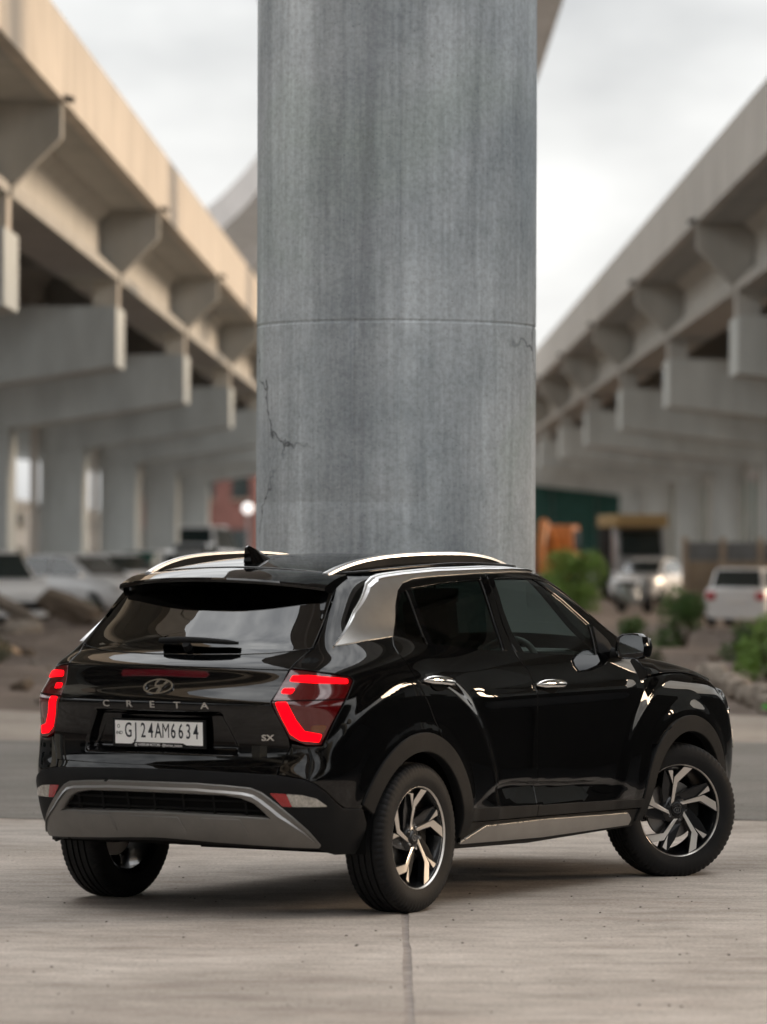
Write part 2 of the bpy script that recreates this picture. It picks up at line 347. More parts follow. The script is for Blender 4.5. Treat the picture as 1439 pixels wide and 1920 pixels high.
def slab(x0,x1,y0,y1,s):
    """concrete road slab with slightly ragged edges"""
    P=[]
    for (a,b,ax) in (((x0,y0),(x1,y0),1),((x1,y0),(x1,y1),0),((x1,y1),(x0,y1),1),((x0,y1),(x0,y0),0)):
        ln=math.hypot(b[0]-a[0],b[1]-a[1]); 
        for x,y,o in wavy(a,b,max(8,int(min(ln,30)*9)),.0016,s+ax)[:-1]: P.append((x,y+o) if ax else (x+o,y))
    b=MB(); b.prism(P,-.05,0,lambda u,v,t:(u,v,t)); o=b.build('road_slab',M['slab'],road); return o
xj=[-8.6,-4.25,.100,4.0]; yj=[-60,-8,3.5,9.8,16.9,25.88]
for i in range(len(xj)-1):
    for j in range(len(yj)-1):
        gxm=.019; gym=.0035
        slab(xj[i]+gxm,xj[i+1]-gxm,yj[j]+gym,yj[j+1]-gym,31*i+j)
b=MB(); b.prism([(x,25.9+.16*math.sin(x*1.3)+.08*math.sin(x*4.1+1)+.04*math.sin(x*9.7)) for x in np.linspace(-12,8.5,120)]+[(x,36.3+.3*math.sin(x*.8)+.1*math.sin(x*3.3)) for x in np.linspace(8.5,-12,120)],-.05,.004,lambda u,v,t:(u,v,t)); tag(b.build('asphalt_lane',M['asphalt']),kind='structure')
P=[(-16,35.6),(12,35.6)]+[(x,42.6+.5*math.sin(x*.9)+.3*math.sin(x*2.7)) for x in np.linspace(12,-16,90)]
b=MB(); b.prism(P,-.06,.0005,lambda u,v,t:(u,v,t)); tag(b.build('road_shoulder',M['shoulder']),kind='structure')
M['addedlane']=mat('added_lane_dark',(.055,.056,.058),.85,var=.25,vscale=2)  # unseen lane, added dark to keep reflections in the lower doors black
tag(pyd('added_dark_lane',[(4.12,-60,-.008),(9.1,-60,-.008),(9.1,25.7,-.008),(4.12,25.7,-.008)],[(0,1,2,3)],M['addedlane']),kind='structure')
# small grit lying on the road
def pebble_mesh(seed,n=9):
    r=random.Random(seed); bm=bmesh.new(); bmesh.ops.create_icosphere(bm,subdivisions=1,radius=1)
    for v in bm.verts: v.co*=r.uniform(.65,1.1); v.co.z*=.6
    return bm
vv=[];ff=[]
bm=pebble_mesh(3); pv=np.array([v.co[:] for v in bm.verts]); pf=[[v.index for v in f.verts] for f in bm.faces]; bm.free()
for i in range(520):
    y=15+22*rng.random()**1.3; x=rng.uniform(-1,1)*y*.10; s=.0025+.006*rng.random()**3; a=rng.uniform(0,6.28); c,s_=math.cos(a),math.sin(a)
    q=pv*s*np.array([1,rng.uniform(.6,1.2),.8]); q=np.stack([q[:,0]*c-q[:,1]*s_+x,q[:,0]*s_+q[:,1]*c+y,q[:,2]+s*.3+(.012 if y>36.3 else .004 if y>25.9 else 0)],1)
    n=len(vv); vv+=q.tolist(); ff+=[[k+n for k in f] for f in pf]
tag(pyd('road_grit',vv,ff,mat('grit',(.13,.115,.10),.9,var=.5,vscale=3)),'loose dark grit scattered over the road surface','grit',kind='stuff')
# ------------------------------------------------------------------ round pillar
M['pillar']=concrete('pillar_concrete',(.38,.425,.455),(.57,.615,.645),(.455,.52,.51),(3.2,3.2,.22),1.0,.20,crack=.9)
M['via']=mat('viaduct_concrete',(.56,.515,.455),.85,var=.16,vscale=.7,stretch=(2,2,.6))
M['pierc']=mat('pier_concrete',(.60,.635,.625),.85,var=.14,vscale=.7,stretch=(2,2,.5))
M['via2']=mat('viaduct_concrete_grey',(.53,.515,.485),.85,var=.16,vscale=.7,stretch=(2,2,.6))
M['viashade2']=mat('shaded_bracket_concrete',(.44,.43,.40),.85,var=.16,vscale=.7,stretch=(2,2,.6))  # viaduct concrete darkened: shade on brackets and girders put into the colour
M['viashade']=mat('shaded_girder_concrete',(.36,.36,.345),.85,var=.16,vscale=.7,stretch=(2,2,.6))  # darker grey copy standing for the shade below the deck
M['rampc']=mat('ramp_concrete',(.46,.43,.41),.85,var=.14,vscale=.7)
pil=empty('round_pillar',(.072,25.5,0),label='tall grey round concrete pillar standing behind the black SUV',cat='pillar')
RP=.834; na=288; zs=sorted(set(list(np.arange(0,13.7,.30))+[z0+d for z0 in (1.91,2.96,7.2) for d in (-.012,-.004,.004,.012)]+[13.7]))
v=[];f=[]
seam_a=[R_(a) for a in (-107.5,12,132)]+[R_(-88.75)]
for z in zs:
    for i in range(na):
        a=2*math.pi*i/na; r=RP+.0015*math.sin(a*3+z)+.001*math.sin(a*11+z*2.1)
        if any(abs(z-z0)<.006 for z0 in (2.96,7.2)): r-=.004
        if abs(z-1.91)<.006 and math.sin(a*1.5+2)>0: r-=.0015
        for sa in seam_a:
            dd=abs((a-sa+math.pi)%(2*math.pi)-math.pi)
            if dd<.6*2*math.pi/na: r-=.007
        v.append((r*math.cos(a),r*math.sin(a),z))
for k in range(len(zs)-1):
    for i in range(na): j=(i+1)%na; f.append((k*na+i,k*na+j,(k+1)*na+j,(k+1)*na+i))
pyd('shaft',v,f,M['pillar'],pil,True,25)
b=MB(); b.lathe([(.836,13.0),(.95,13.3),(1.2,13.7)],64,lambda r,h,a:(r*math.cos(a),r*math.sin(a),h)); b.build('capital',M['pillar'],pil,smooth=True)
# ------------------------------------------------------------------ curved ramp overhead
ctr=[(-10,-140),(-3,-80),(-.5,-30),(.1,0),(.3,25),(.5,50),(.6,80),(.6,104),(.55,123),(.05,139),(-1.0,155),(-2.6,170),(-4.7,185),(-9,208),(-15,237),(-23.5,270),(-36.5,312)]
cs=np.array(ctr); tt=np.arange(len(cs)); sx=Sp(tt,cs[:,0]); sy=Sp(tt,cs[:,1]); tq=np.linspace(0,len(cs)-1,130); CX_,CY_=sx(tq),sy(tq)
ramp=empty('curved_ramp',(0,0,0),label='curved concrete ramp deck passing overhead and bending left behind the pillar',cat='ramp')
def sweep(name,poly,m,t0=0,t1=130):
    n=len(poly); v=[]
    for i in range(t0,t1):
        dx=CX_[min(i+1,129)]-CX_[max(i-1,0)]; dy=CY_[min(i+1,129)]-CY_[max(i-1,0)]; l=math.hypot(dx,dy); nx_,ny_=dy/l,-dx/l
        v+=[(CX_[i]+nx_*q,CY_[i]+ny_*q,h) for q,h in poly]
    K=t1-t0; b=MB(); b.add(v,[(i*n+k,i*n+(k+1)%n,(i+1)*n+(k+1)%n,(i+1)*n+k) for i in range(K-1) for k in range(n)]+[tuple(range(n)),tuple(range((K-1)*n,K*n))])
    return b.build(name,m,ramp)
sweep('deck',[(-3.5,14.66),(-1.8,14.45),(-1.4,13.7),(1.4,13.7),(1.8,14.45),(3.5,14.66),(3.5,14.95),(-3.5,14.95)],M['rampc'])
sweep('parapet',[(-3.6,14.63),(-3.38,14.67),(-3.38,16.0),(-3.6,16.0)],M['rampc']); sweep('parapet',[(3.6,14.63),(3.38,14.67),(3.38,16.0),(3.6,16.0)],M['rampc'])
for Y in (-9.5,60,92,124,155):
    b=MB(); xc=float(np.interp(Y,CY_,CX_)); b.lathe([(.85,0),(.85,13.0),(1.2,13.7)],48,lambda r,h,a:(xc+r*math.cos(a),Y+r*math.sin(a),h)); b.build('support',M['pillar'],ramp,smooth=True,angle=40)
# ------------------------------------------------------------------ two straight viaducts
def viaduct(sgn,a,bb,y0,S,qp,ks,label,matc):
    root=empty('viaduct',(0,0,0),label=label,cat='viaduct',group='concrete viaducts either side of the road')
    X=lambda q,y: a+bb*y+sgn*q
    def solid(name,poly,ya,yb,m,par=root):
        b=MB(); b.prism(poly,ya,yb,lambda q,h,y:(X(q,y),y,h)); return b.build(name,m,par)
    for k in ks:
        yp=y0+S*k; g=.015
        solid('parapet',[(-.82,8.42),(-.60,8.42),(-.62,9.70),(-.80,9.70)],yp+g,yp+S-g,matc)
        solid('deck_slab',[(-.595,8.42),(12.0,8.42),(12.0,8.66),(-.595,8.66)],yp+g,yp+S-g,M['viashade'])
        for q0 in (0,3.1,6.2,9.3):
            solid('girder',[(q0,7.00),(q0+1.1,7.00),(q0+1.1,7.16),(q0+.68,7.55),(q0+.68,8.18),(q0+.95,8.41),(q0+.15,8.41),(q0+.42,8.18),(q0+.42,7.55),(q0,7.16)],yp+.25,yp+S-.25,M['viashade2'])
        solid('bracket',[(-.77,8.415),(-.77,7.88),(-.03,7.14),(.40,7.14),(.40,8.415)],yp-.16,yp+.16,M['viashade2'])
        solid('diaphragm',[(.48,7.3),(9.4,7.3),(9.4,8.40),(.48,8.40)],yp-.20,yp+.20,M['viashade'])
        cap=solid('pier_cap',[(0,6.46),(11.5,6.46),(11.5,5.28),(qp+1.3,4.62),(qp,4.62),(0,5.28)],yp-1.05,yp+1.05,M['pierc'])
        for q0 in (.04,3.15,6.25,9.1):
            solid('bearing_block',[(q0,6.465),(q0+.50,6.465),(q0+.50,6.995),(q0,6.995)],yp-.30,yp+.30,matc,cap)
        solid('pier',[(qp,-.3),(qp+1.25,-.3),(qp+1.25,4.615),(qp,4.615)],yp-.95,yp+.95,M['pierc'])
        solid('drain_pipe',[(qp+1.30,-.3),(qp+1.52,-.3),(qp+1.52,6.3),(qp+1.30,6.3)],yp-1.30,yp-1.08,matc)
        b=MB(); b.tube([(X(-.7,yp-.35),yp-.35,8.50),(X(-.98,yp-.35),yp-.35,8.42)],.05,8); b.build('drain_spout',M['dark'],root)
    return root
viaduct(-1,-6.84,.0177,65.0,21.0,4.38,range(-6,7),'warm lit concrete viaduct with bracketed deck on the left side',M['via'])
viaduct(1,7.6,-.004,88.5,20.0,6.0,range(-7,9),'pale concrete viaduct with bracketed deck on the right side',M['via2'])
def ring_s(x,w):
    x=np.asarray(x,float); w=np.asarray(w,float); th=np.arctan2(w-.30,.1-x)
    return np.where(x>=.1,1.2425+(x-.1),np.where(w<=.30,w,.30+.6*th))
def ring_pt(s,z,F):
    s=np.asarray(s,float); z=np.asarray(z,float); sa=np.abs(s); th=np.clip((sa-.30)/.6,0,math.pi/2)
    bx=np.where(sa>1.2425,sa-1.1425,.1); bw=np.where(sa<.30,sa,.30); dx=-np.cos(th); dw=np.sin(th)
    dw=np.where(sa<=.30,0,dw); dx=np.where(sa>=1.2425,0,dx)
    t=bis(lambda t:F(bx+dx*t,bw+dw*t,z),0*s,0*s+1.6)
    return bx+dx*t,(bw+dw*t)*np.where(s<0,-1,1),z
def nose_pt(s,z,F):
    s=np.asarray(s,float); sa=np.abs(s); th=np.clip((sa-.4)/.6,0,math.pi/2); bw=np.minimum(sa,.4)
    t=bis(lambda t:F(2.85+np.cos(th)*t,bw+np.sin(th)*t,z),0*s,0*s+1.2)
    return 2.85+np.cos(th)*t,(bw+np.sin(th)*t)*np.where(s<0,-1,1),z
def pil_pt(th,z,F):
    th=np.asarray(th,float); z=np.asarray(z,float); xb=WS(z)-.36; wb=.40+0*z
    t=bis(lambda t:F(xb+np.sin(th)*t,wb+np.cos(th)*t,z),0*th,0*th+1.0)
    return xb+np.sin(th)*t,wb+np.cos(th)*t,z
def surf(dom,a,b,F):
    if dom=='side': return a,side(a,b,F),b
    if dom=='rear': return back(np.abs(a),b,F),a,b
    if dom=='front': return bis(lambda x:F(x,np.abs(a),b),0*a+.6,0*a+3.8),a,b
    if dom=='ring': return ring_pt(a,b,F)
    if dom=='nose': return nose_pt(a,b,F)
    if dom=='pil': return pil_pt(a,b,F)
    if dom=='top': return a,b,bis(lambda z:F(a,np.abs(b),z),0*a+.5,0*a+1.9)
def fillet(pts,r0,n=5):
    out=[]; m=len(pts)
    for i in range(m):
        p=np.array(pts[i][:2],float); r=pts[i][2] if len(pts[i])>2 else r0
        a=np.array(pts[i-1][:2],float)-p; b=np.array(pts[(i+1)%m][:2],float)-p
        la,lb=np.linalg.norm(a),np.linalg.norm(b); a/=la; b/=lb
        ca=np.clip(a@b,-1,1); ang=math.acos(ca)
        if r<=0 or ang>2.95: out.append(p); continue
        d=min(r/math.tan(ang/2),.45*la,.45*lb)
        p0=p+a*d; p1=p+b*d
        for k in range(n+1):
            t=k/n; out.append((1-t)**2*p0+2*t*(1-t)*p+t*t*p1)
    return np.array(out)
def resamp(P,step):
    out=[]
    for i in range(len(P)):
        a,b=P[i],P[(i+1)%len(P)]; l=np.linalg.norm(b-a)
        if l<1e-5: continue
        n=max(1,int(math.ceil(l/step)))
        for k in range(n): out.append(a+(b-a)*k/n)
    return np.array(out)
def inpoly(P,q):
    x,y=q[:,0][:,None],q[:,1][:,None]; x1,y1=P[:,0],P[:,1]; x2,y2=np.roll(x1,-1),np.roll(y1,-1)
    c=((y1>y)!=(y2>y))&(x<(x2-x1)*(y-y1)/np.where(y2==y1,1e-12,y2-y1)+x1)
    return c.sum(1)%2==1
def inset(P,d):
    a=np.roll(P,1,0); b=np.roll(P,-1,0); t=b-a; t/=np.maximum(np.linalg.norm(t,axis=1),1e-9)[:,None]
    n=np.stack([-t[:,1],t[:,0]],1)
    area=.5*np.sum(P[:,0]*np.roll(P[:,1],-1)-np.roll(P[:,0],-1)*P[:,1])
    return P+n*d*(1 if area>0 else -1)
def grad(F,x,w,z,e=3e-4):
    g=np.stack([F(x+e,w,z)-F(x-e,w,z),F(x,w+e,z)-F(x,w-e,z),F(x,w,z+e)-F(x,w,z-e)],1)
    return g/np.maximum(np.linalg.norm(g,axis=1),1e-12)[:,None]
CACHE=[]
def _skin(name,m,parent,VV,NN,faces):
    me=bpy.data.meshes.new(name); me.from_pydata(VV.tolist(),[],faces); me.update()
    me.polygons.foreach_set('use_smooth',[True]*len(me.polygons))
    me.normals_split_custom_set_from_vertices(NN.tolist())
    return link(name,me,m,parent)
def panel(name,m,parent,dom,outline,F,sg=0,holes=(),off=0.,step=.02,gap=.0040,depth=.016,r=.012,bev=.005,scale_a=1.0):
    """skin panel cut out of the body surface; sg -1 right side, +1 left side, 0 across the centre line"""
    if sg==1 and CACHE:
        VV,NN,faces=CACHE.pop(0); VV=VV*np.array([1,-1,1]); NN=NN*np.array([1,-1,1]); return _skin(name,m,parent,VV,NN,[f[::-1] for f in faces])
    Fo=(lambda x,w,z:F(x,w,z)-off)
    P=resamp(inset(resamp(fillet(outline,r),step*.7),gap),step*.8)
    H=[resamp(fillet(h,r),step*.8) for h in holes]
    allb=np.concatenate([P]+H); edges=[]; k=0
    for Q in [P]+H:
        n=len(Q); edges+=[(k+i,k+(i+1)%n) for i in range(n)]; k+=n
    lo=P.min(0); hi=P.max(0)
    gx,gy=np.meshgrid(np.arange(lo[0],hi[0],step),np.arange(lo[1],hi[1],step*.87)); gx=gx+np.where(np.arange(gx.shape[0])%2,step/2,0)[:,None]
    g=np.stack([gx.ravel(),gy.ravel()],1); g=g[inpoly(P,g)]
    for h in H: g=g[~inpoly(h,g)]
    if len(g):
        keep=np.ones(len(g),bool)
        for i in range(0,len(g),2000):
            dd=((g[i:i+2000,None,:]-allb[None])**2).sum(2).min(1); keep[i:i+2000]=dd>(.6*step)**2
        g=g[keep]
    pts=np.concatenate([allb,g]) if len(g) else allb
    vo,_,fo,_,_,_=delaunay_2d_cdt([Vector(p) for p in pts.tolist()],edges,[],0,1e-6)
    uv=np.array([[q.x,q.y] for q in vo]); tri=np.array([list(f) for f in fo],int)
    c=uv[tri].mean(1); ok=inpoly(P,c)
    for h in H: ok&=~inpoly(h,c)
    tri=tri[ok]
    used=np.unique(tri); rm=-np.ones(len(uv),int); rm[used]=np.arange(len(used)); uv=uv[used]; tri=rm[tri]
    x,y,z=surf(dom,uv[:,0].copy(),uv[:,1].copy(),Fo)
    n=grad(F,x,np.abs(y),z); n[:,1]*=np.where(y<0,-1,1)
    V=np.stack([x,y,z],1)
    if sg==-1: V[:,1]*=-1; n[:,1]*=-1
    fn=np.cross(V[tri[:,1]]-V[tri[:,0]],V[tri[:,2]]-V[tri[:,0]])
    fl=(fn*n[tri].sum(1)).sum(1)<0; tri[fl]=tri[fl][:,::-1]
    # rim
    ec={}
    for t in tri:
        for i in range(3):
            a,b=int(t[i]),int(t[(i+1)%3]); ec[(a,b)]=ec.get((a,b),0)+1
    be=[e for e in ec if (e[1],e[0]) not in ec]
    od=np.zeros((len(V),3))
    for a,b in be:
        o=np.cross(V[b]-V[a],n[a]); o/=max(np.linalg.norm(o),1e-9); od[a]+=o; od[b]+=o
    bi=sorted({i for e in be for i in e}); idx={v:i for i,v in enumerate(bi)}; nb=len(bi); bi=np.array(bi)
    o=od[bi]; o/=np.maximum(np.linalg.norm(o,axis=1),1e-9)[:,None]
    r1=V[bi]-n[bi]*bev+o*bev*.5; r2=V[bi]-n[bi]*depth+o*bev*.5
    VV=np.concatenate([V,r1,r2]); NN=np.concatenate([n,.2*n[bi]+o,o])
    nv=len(V); faces=[tuple(t) for t in tri.tolist()]
    for a,b in be:
        i,j=idx[a],idx[b]; faces.append((b,a,nv+i,nv+j)); faces.append((nv+j,nv+i,nv+nb+i,nv+nb+j))
    NN/=np.maximum(np.linalg.norm(NN,axis=1),1e-9)[:,None]
    if sg==-1: CACHE.append((VV,NN,faces))
    return _skin(name,m,parent,VV,NN,faces)
def tilt_strip(name,m,parent,line,width,off0,off1,cen,F,step=.02,taper=0):
    """narrow facet along an edge of a panel, leaning from off0 at the edge to off1 inside"""
    e=np.array(line,float); out=[]
    for i in range(len(e)-1):
        n=max(1,int(np.hypot(*(e[i+1]-e[i]))/step)); out+=[e[i]+(e[i+1]-e[i])*k/n for k in range(n)]
    e=np.array(out+[e[-1]]); t=np.gradient(e,axis=0)
    for _ in range(3): t[1:-1]=(t[:-2]+2*t[1:-1]+t[2:])/4
    t/=np.linalg.norm(t,axis=1)[:,None]; n=np.stack([t[:,1],-t[:,0]],1); n*=np.where(((np.array(cen)-e)*n).sum(1)<0,-1,1)[:,None]
    k=np.ones(len(e)) if not taper else np.minimum(1,np.minimum(np.arange(len(e)),np.arange(len(e))[::-1])/taper)
    A=np.stack(ring_pt(e[:,0],e[:,1],lambda x,w,z:F(x,w,z)-off0),1); q=e+n*(width*k)[:,None]
    B=np.stack(ring_pt(q[:,0],q[:,1],lambda x,w,z:F(x,w,z)-off1),1); c=len(e)
    b=MB(); b.add(np.concatenate([A,B]).tolist(),[(i,i+1,c+i+1,c+i) for i in range(c-1)]); return b.build(name,m,parent,smooth=True)
def sz(pts): return [(float(ring_s(x,w)),z) for x,w,z in pts]
def sym(pts): return pts+[(-a,*rest) for a,*rest in reversed(pts)]
def place(dom,a,b,F,sg=-1,off=0.):
    x,y,z=surf(dom,np.array([float(a)]),np.array([float(b)]),lambda X,Wd,Z:F(X,Wd,Z)-off)
    n=grad(F,x,np.abs(y),z)[0]; p=np.array([x[0],y[0],z[0]])
    if y[0]<0: n[1]*=-1
    if sg==-1: p[1]*=-1; n[1]*=-1
    return Vector(p),Vector(n)
def arch(cx,cz,r,a0,a1,n=24): return [(cx+r*math.cos(a0+(a1-a0)*i/n),cz+r*math.sin(a0+(a1-a0)*i/n),0) for i in range(n+1)]
# ------------------------------------------------------------------ build
PSI=R_(31.54)
car=empty('parked_suv',(-.5854,19.69,0),math.pi/2-PSI,label='glossy black SUV with silver trim parked in front of the round pillar',cat='car')
SIDES=(-1,1)
# curves shared by neighbouring panels (x,z)
SPLIT=[(.990,1.518,0),(.962,1.40,0),(.951,1.282,0),(.958,1.20,0),(.985,1.13,0),(1.050,1.065,0),(1.082,1.01,0),(1.098,.95,0),(1.111,.87,0),(1.117,.70,0),(1.118,.50,0),(1.112,.372,0)]
RSHUT=[(.171,.800,0),(.155,.830,0),(.116,.875,0),(.070,.945,0),(.012,1.015,0),(-.014,1.075,0),(-.031,1.128,0),(-.056,1.172,0),(-.050,1.207,0),(-.019,1.241,0)]
RTOP=[(.055,1.310,0),(.135,1.409,0),(.183,1.453,0),(.249,1.485,0),(.344,1.503,0),(.505,1.512,0),(.75,1.520,0)]
FSHUT=[(2.150,.352,0),(2.160,.45,0),(2.196,.56,0),(2.222,.66,0),(2.226,.74,0),(2.217,.844,0),(2.19,.922,0),(2.155,.985,0),(2.10,1.075,0)]
ARC_R=arch(0,.335,.466,R_(-2),R_(97)); ARC_F=arch(2.61,.327,.452,R_(-2),R_(182))
def pcurve(th,zs): 
    x,w,z=pil_pt(np.full(len(zs),th),np.array(zs),Fcab); return [(float(a),float(b),float(c)) for a,b,c in zip(x,w,z)]
PZ=[1.135,1.20,1.27,1.34,1.41,1.47,1.515]
PD=pcurve(.62,PZ)          # door side of the A pillar
PW=pcurve(1.25,PZ)         # windscreen side
for sg in SIDES:
    # rear door
    lowr=[(1.112,.372,0),(.80,.376,0),(.452,.384,0)]
    out=SPLIT+lowr[1:]+[(.470,.45,0)]+[p for p in arch(0,.335,.474,R_(14),R_(66),14)]+RSHUT+RTOP+[(.90,1.522,0)]
    qg=[(.030,1.252),(.130,1.375),(.205,1.438),(.262,1.458),(.243,1.204),(.137,1.220)]
    mg=[(.292,1.461),(.60,1.484),(.925,1.494),(.892,1.30),(.880,1.160),(.66,1.170),(.283,1.206)]
    door=panel('rear_door',M['paint'],car,'side',out,Fcab,sg,[qg,mg],step=.0135)
    panel('quarter_window',M['glass_dark'],door,'side',qg,Fcab,sg,off=-.008,step=.03,gap=-.004,depth=.003)
    panel('window',M['glass_dark'],door,'side',mg,Fcab,sg,off=-.008,step=.03,gap=-.006,depth=.003)
    panel('window_divider',M['trim'],door,'side',[(.257,1.470,0),(.289,1.470,0),(.281,1.196,0),(.236,1.198,0)],Fcab,sg,off=-.002,step=.02,gap=0)
    panel('pillar_cover',M['paint'],door,'side',[(.928,1.505,0),(.984,1.508,0),(.946,1.282,0),(.953,1.20,0),(.966,1.158,0),(.886,1.160,0),(.898,1.30,0)],Fcab,sg,off=.002,step=.02,gap=.001)
    panel('lower_cladding',M['trim'],door,'side',[(1.114,.424,0),(1.108,.373,0),(.80,.377,0),(.456,.386,0),(.478,.444,0)],Fcab,sg,off=.010,step=.015,gap=.001)
    # front door
    out=[(a,b,0) for a,b,_ in reversed(SPLIT)]+[(1.25,1.526,0),(1.42,1.527,0)]+[(x,z,0) for x,w,z in reversed(PD)]+[(a,b,0) for a,b,_ in reversed(FSHUT)]+[(1.6,.362,0)]
    fg=[(1.048,1.498),(1.015,1.35),(1.012,1.24),(1.060,1.145),(1.40,1.128),(1.765,1.115),(1.808,1.262),(1.63,1.385),(1.452,1.493)]
    door=panel('front_door',M['paint'],car,'side',out,Fcab,sg,[fg],step=.0135)
    panel('window',M['glass_clear'],door,'side',fg,Fcab,sg,off=-.008,step=.03,gap=-.006,depth=.003)
    panel('pillar_cover',M['paint'],door,'side',[(.996,1.505,0),(1.040,1.505,0),(1.008,1.35,0),(1.005,1.24,0),(1.050,1.150,0),(.990,1.154,0),(.964,1.20,0),(.957,1.282,0)],Fcab,sg,off=.002,step=.02,gap=.001)
    panel('mirror_triangle',M['trim'],door,'side',[(1.826,1.262,.01),(1.786,1.122,.01),(1.955,1.128,.01),(1.925,1.19,.01)],Fcab,sg,off=.003,step=.03)
    panel('lower_cladding',M['trim'],door,'side',[(1.121,.422,0),(1.60,.410,0),(2.155,.394,0),(2.148,.354,0),(1.60,.363,0),(1.116,.373,0)],Fcab,sg,off=.010,step=.015,gap=.001)
    # body side behind the doors: quarter panel with the rear pillar
    hs=[(-.132,.515,1.520),(-.163,.541,1.497),(-.226,.569,1.443),(-.344,.600,1.336),(-.488,.627,1.206),(-.553,.604,1.167),(-.640,.601,1.119)]
    lamp_top=[(-.618,.656,1.113),(-.567,.734,1.099),(-.463,.797,1.082),(-.448,.810,1.064)]
    lamp_out=[(-.524,.818,.986),(-.594,.793,.877),(-.627,.759,.778)]
    lamp_bot=[(-.672,.704,.779),(-.703,.645,.790)]
    bump_top=[(-.749,.604,.652),(-.701,.708,.634),(-.671,.747,.614),(-.628,.778,.579),(-.575,.802,.528),(-.540,.826,.500),(-.438,.857,.492)]
    def side_sz(q):
        X=np.array([p[0] for p in q]); Z=np.array([p[1] for p in q]); S=ring_s(X,side(X,Z,Fcab)); return [(float(a),float(c),0) for a,c in zip(S,Z)]
    arc=[p for p in arch(0,.335,.466,R_(160),R_(72),26)]
    quarter=[(a,b,0) for a,b in sz(hs)]+[(a,b,0) for a,b in sz(lamp_top+lamp_out+lamp_bot)]+[(a,b,0) for a,b in sz([(-.705,.641,.772),(-.730,.600,.684)])]+[(a,b,0) for a,b in sz(bump_top)]+side_sz(arc)+side_sz(RSHUT[1:]+RTOP+[(.95,1.526,0),(1.24,1.530,0),(1.49,1.527,0),(1.45,1.537,0),(1.25,1.547,0),(1.02,1.552,0),(.557,1.546,0),(.275,1.533,0),(.06,1.520,0)])
    panel('quarter_panel',M['paint'],car,'ring',quarter,Fcab,sg,step=.0135)
    # satin silver arch trim over the rear pillar and the door tops
    st=[(-.413,1.214,.004),(-.198,1.364,0),(-.062,1.455,0),(-.020,1.488,0),(.040,1.512,0),(.146,1.527,0),(.275,1.536,0),(.557,1.548,0),(1.02,1.553,0),(1.25,1.548,0),(1.42,1.538,0),(1.50,1.526,.004),(1.24,1.528,0),(.95,1.524,0),(.505,1.513,0),(.344,1.504,0),(.246,1.487,0),(.180,1.455,0),(.132,1.411,0),(.055,1.315,0),(-.012,1.249,.004),(-.22,1.235,0)]
    sz3=side_sz(st)
    panel('pillar_trim',M['silver'],car,'ring',sz3,Fcab,sg,off=.007,step=.013,gap=.001,depth=.012,bev=.009)
    # bright tilted edge of the trim
    e0=resamp(np.array([p[:2] for p in sz3[:12]]),.03); e0=e0[:int(np.argmax(np.hypot(*(e0-np.array(sz3[11][:2])).T)<1e-6))+1]
    tg=np.gradient(e0,axis=0); tg/=np.linalg.norm(tg,axis=1)[:,None]; nn2=np.stack([tg[:,1],-tg[:,0]],1); kk=np.minimum(1,np.minimum(np.arange(len(e0)),np.arange(len(e0))[::-1])/14)[:,None]
    tg_w=.022*kk*np.where(e0[:,1:2]>1.515,.55,1)
    A=np.stack(ring_pt(e0[:,0]-nn2[:,0]*.003,e0[:,1]-nn2[:,1]*.003,lambda x,w,z:Fcab(x,w,z)-.001),1); Bq=np.stack(ring_pt(e0[:,0]+nn2[:,0]*tg_w[:,0],e0[:,1]+nn2[:,1]*tg_w[:,0],lambda x,w,z:Fcab(x,w,z)-.0150),1)
    vv_=np.concatenate([A,Bq]); vv_[:,1]*=sg; nA=len(A); b=MB(); b.add(vv_.tolist(),[(i,i+1,nA+i+1,nA+i) for i in range(nA-1)]); b.build('trim_edge',M['edge'],[o for o in car.children if o.name.startswith('pillar_trim')][-1],smooth=True)
    # lamps
    lo=[(a,b) for a,b in sz([(-.642,.602,1.113),(-.697,.582,1.043),(-.747,.570,.973),(-.737,.593,.912),(-.705,.640,.808)]+[(-.672,.704,.783),(-.629,.757,.783)]+[(-.596,.791,.877),(-.526,.816,.986),(-.451,.808,1.062),(-.463,.796,1.079),(-.567,.733,1.096),(-.618,.655,1.110)])]
    lamp=panel('tail_lamp',M['lens_red'],car,'ring',lo,Fcab,sg,off=.001,step=.016,gap=.003,r=.006)
    for bar in ([(-.664,.616,1.064),(-.652,.623,1.085),(-.615,.690,1.086),(-.482,.797,1.069),(-.486,.801,1.053),(-.607,.721,1.057)],
                [(-.704,.597,1.013),(-.691,.601,1.029),(-.671,.643,1.030),(-.690,.637,1.011)],
                [(-.742,.592,.970),(-.726,.634,.971),(-.701,.665,.893),(-.679,.697,.842),(-.632,.757,.828),(-.638,.748,.798),(-.682,.683,.805),(-.702,.645,.832),(-.722,.615,.900)]):
        panel('light_bar',M['led'],lamp,'ring',sz(bar),Fcab,sg,off=.0035,step=.014,gap=-.0025,depth=.004,r=.004,bev=.001)
    panel('turn_signal',M['lens_amber'],lamp,'ring',sz([(-.655,.720,.868),(-.610,.775,.872),(-.622,.765,.838),(-.660,.722,.842)]),Fcab,sg,off=.0025,step=.02,gap=0,depth=.003)
    panel('lamp_seam',M['gap'],lamp,'ring',sz([(-.738,.572,.979),(-.684,.705,.983),(-.531,.815,.986),(-.533,.814,.982),(-.684,.705,.978),(-.740,.573,.974)]),Fcab,sg,off=.002,step=.02,gap=0,depth=.003,r=0)
    # fender
    hood_edge=[(2.165,.985),(2.225,.985),(2.288,.995),(2.465,1.007),(2.639,1.004),(2.819,.984),(2.96,.946),(3.05,.885),(3.09,.80)]
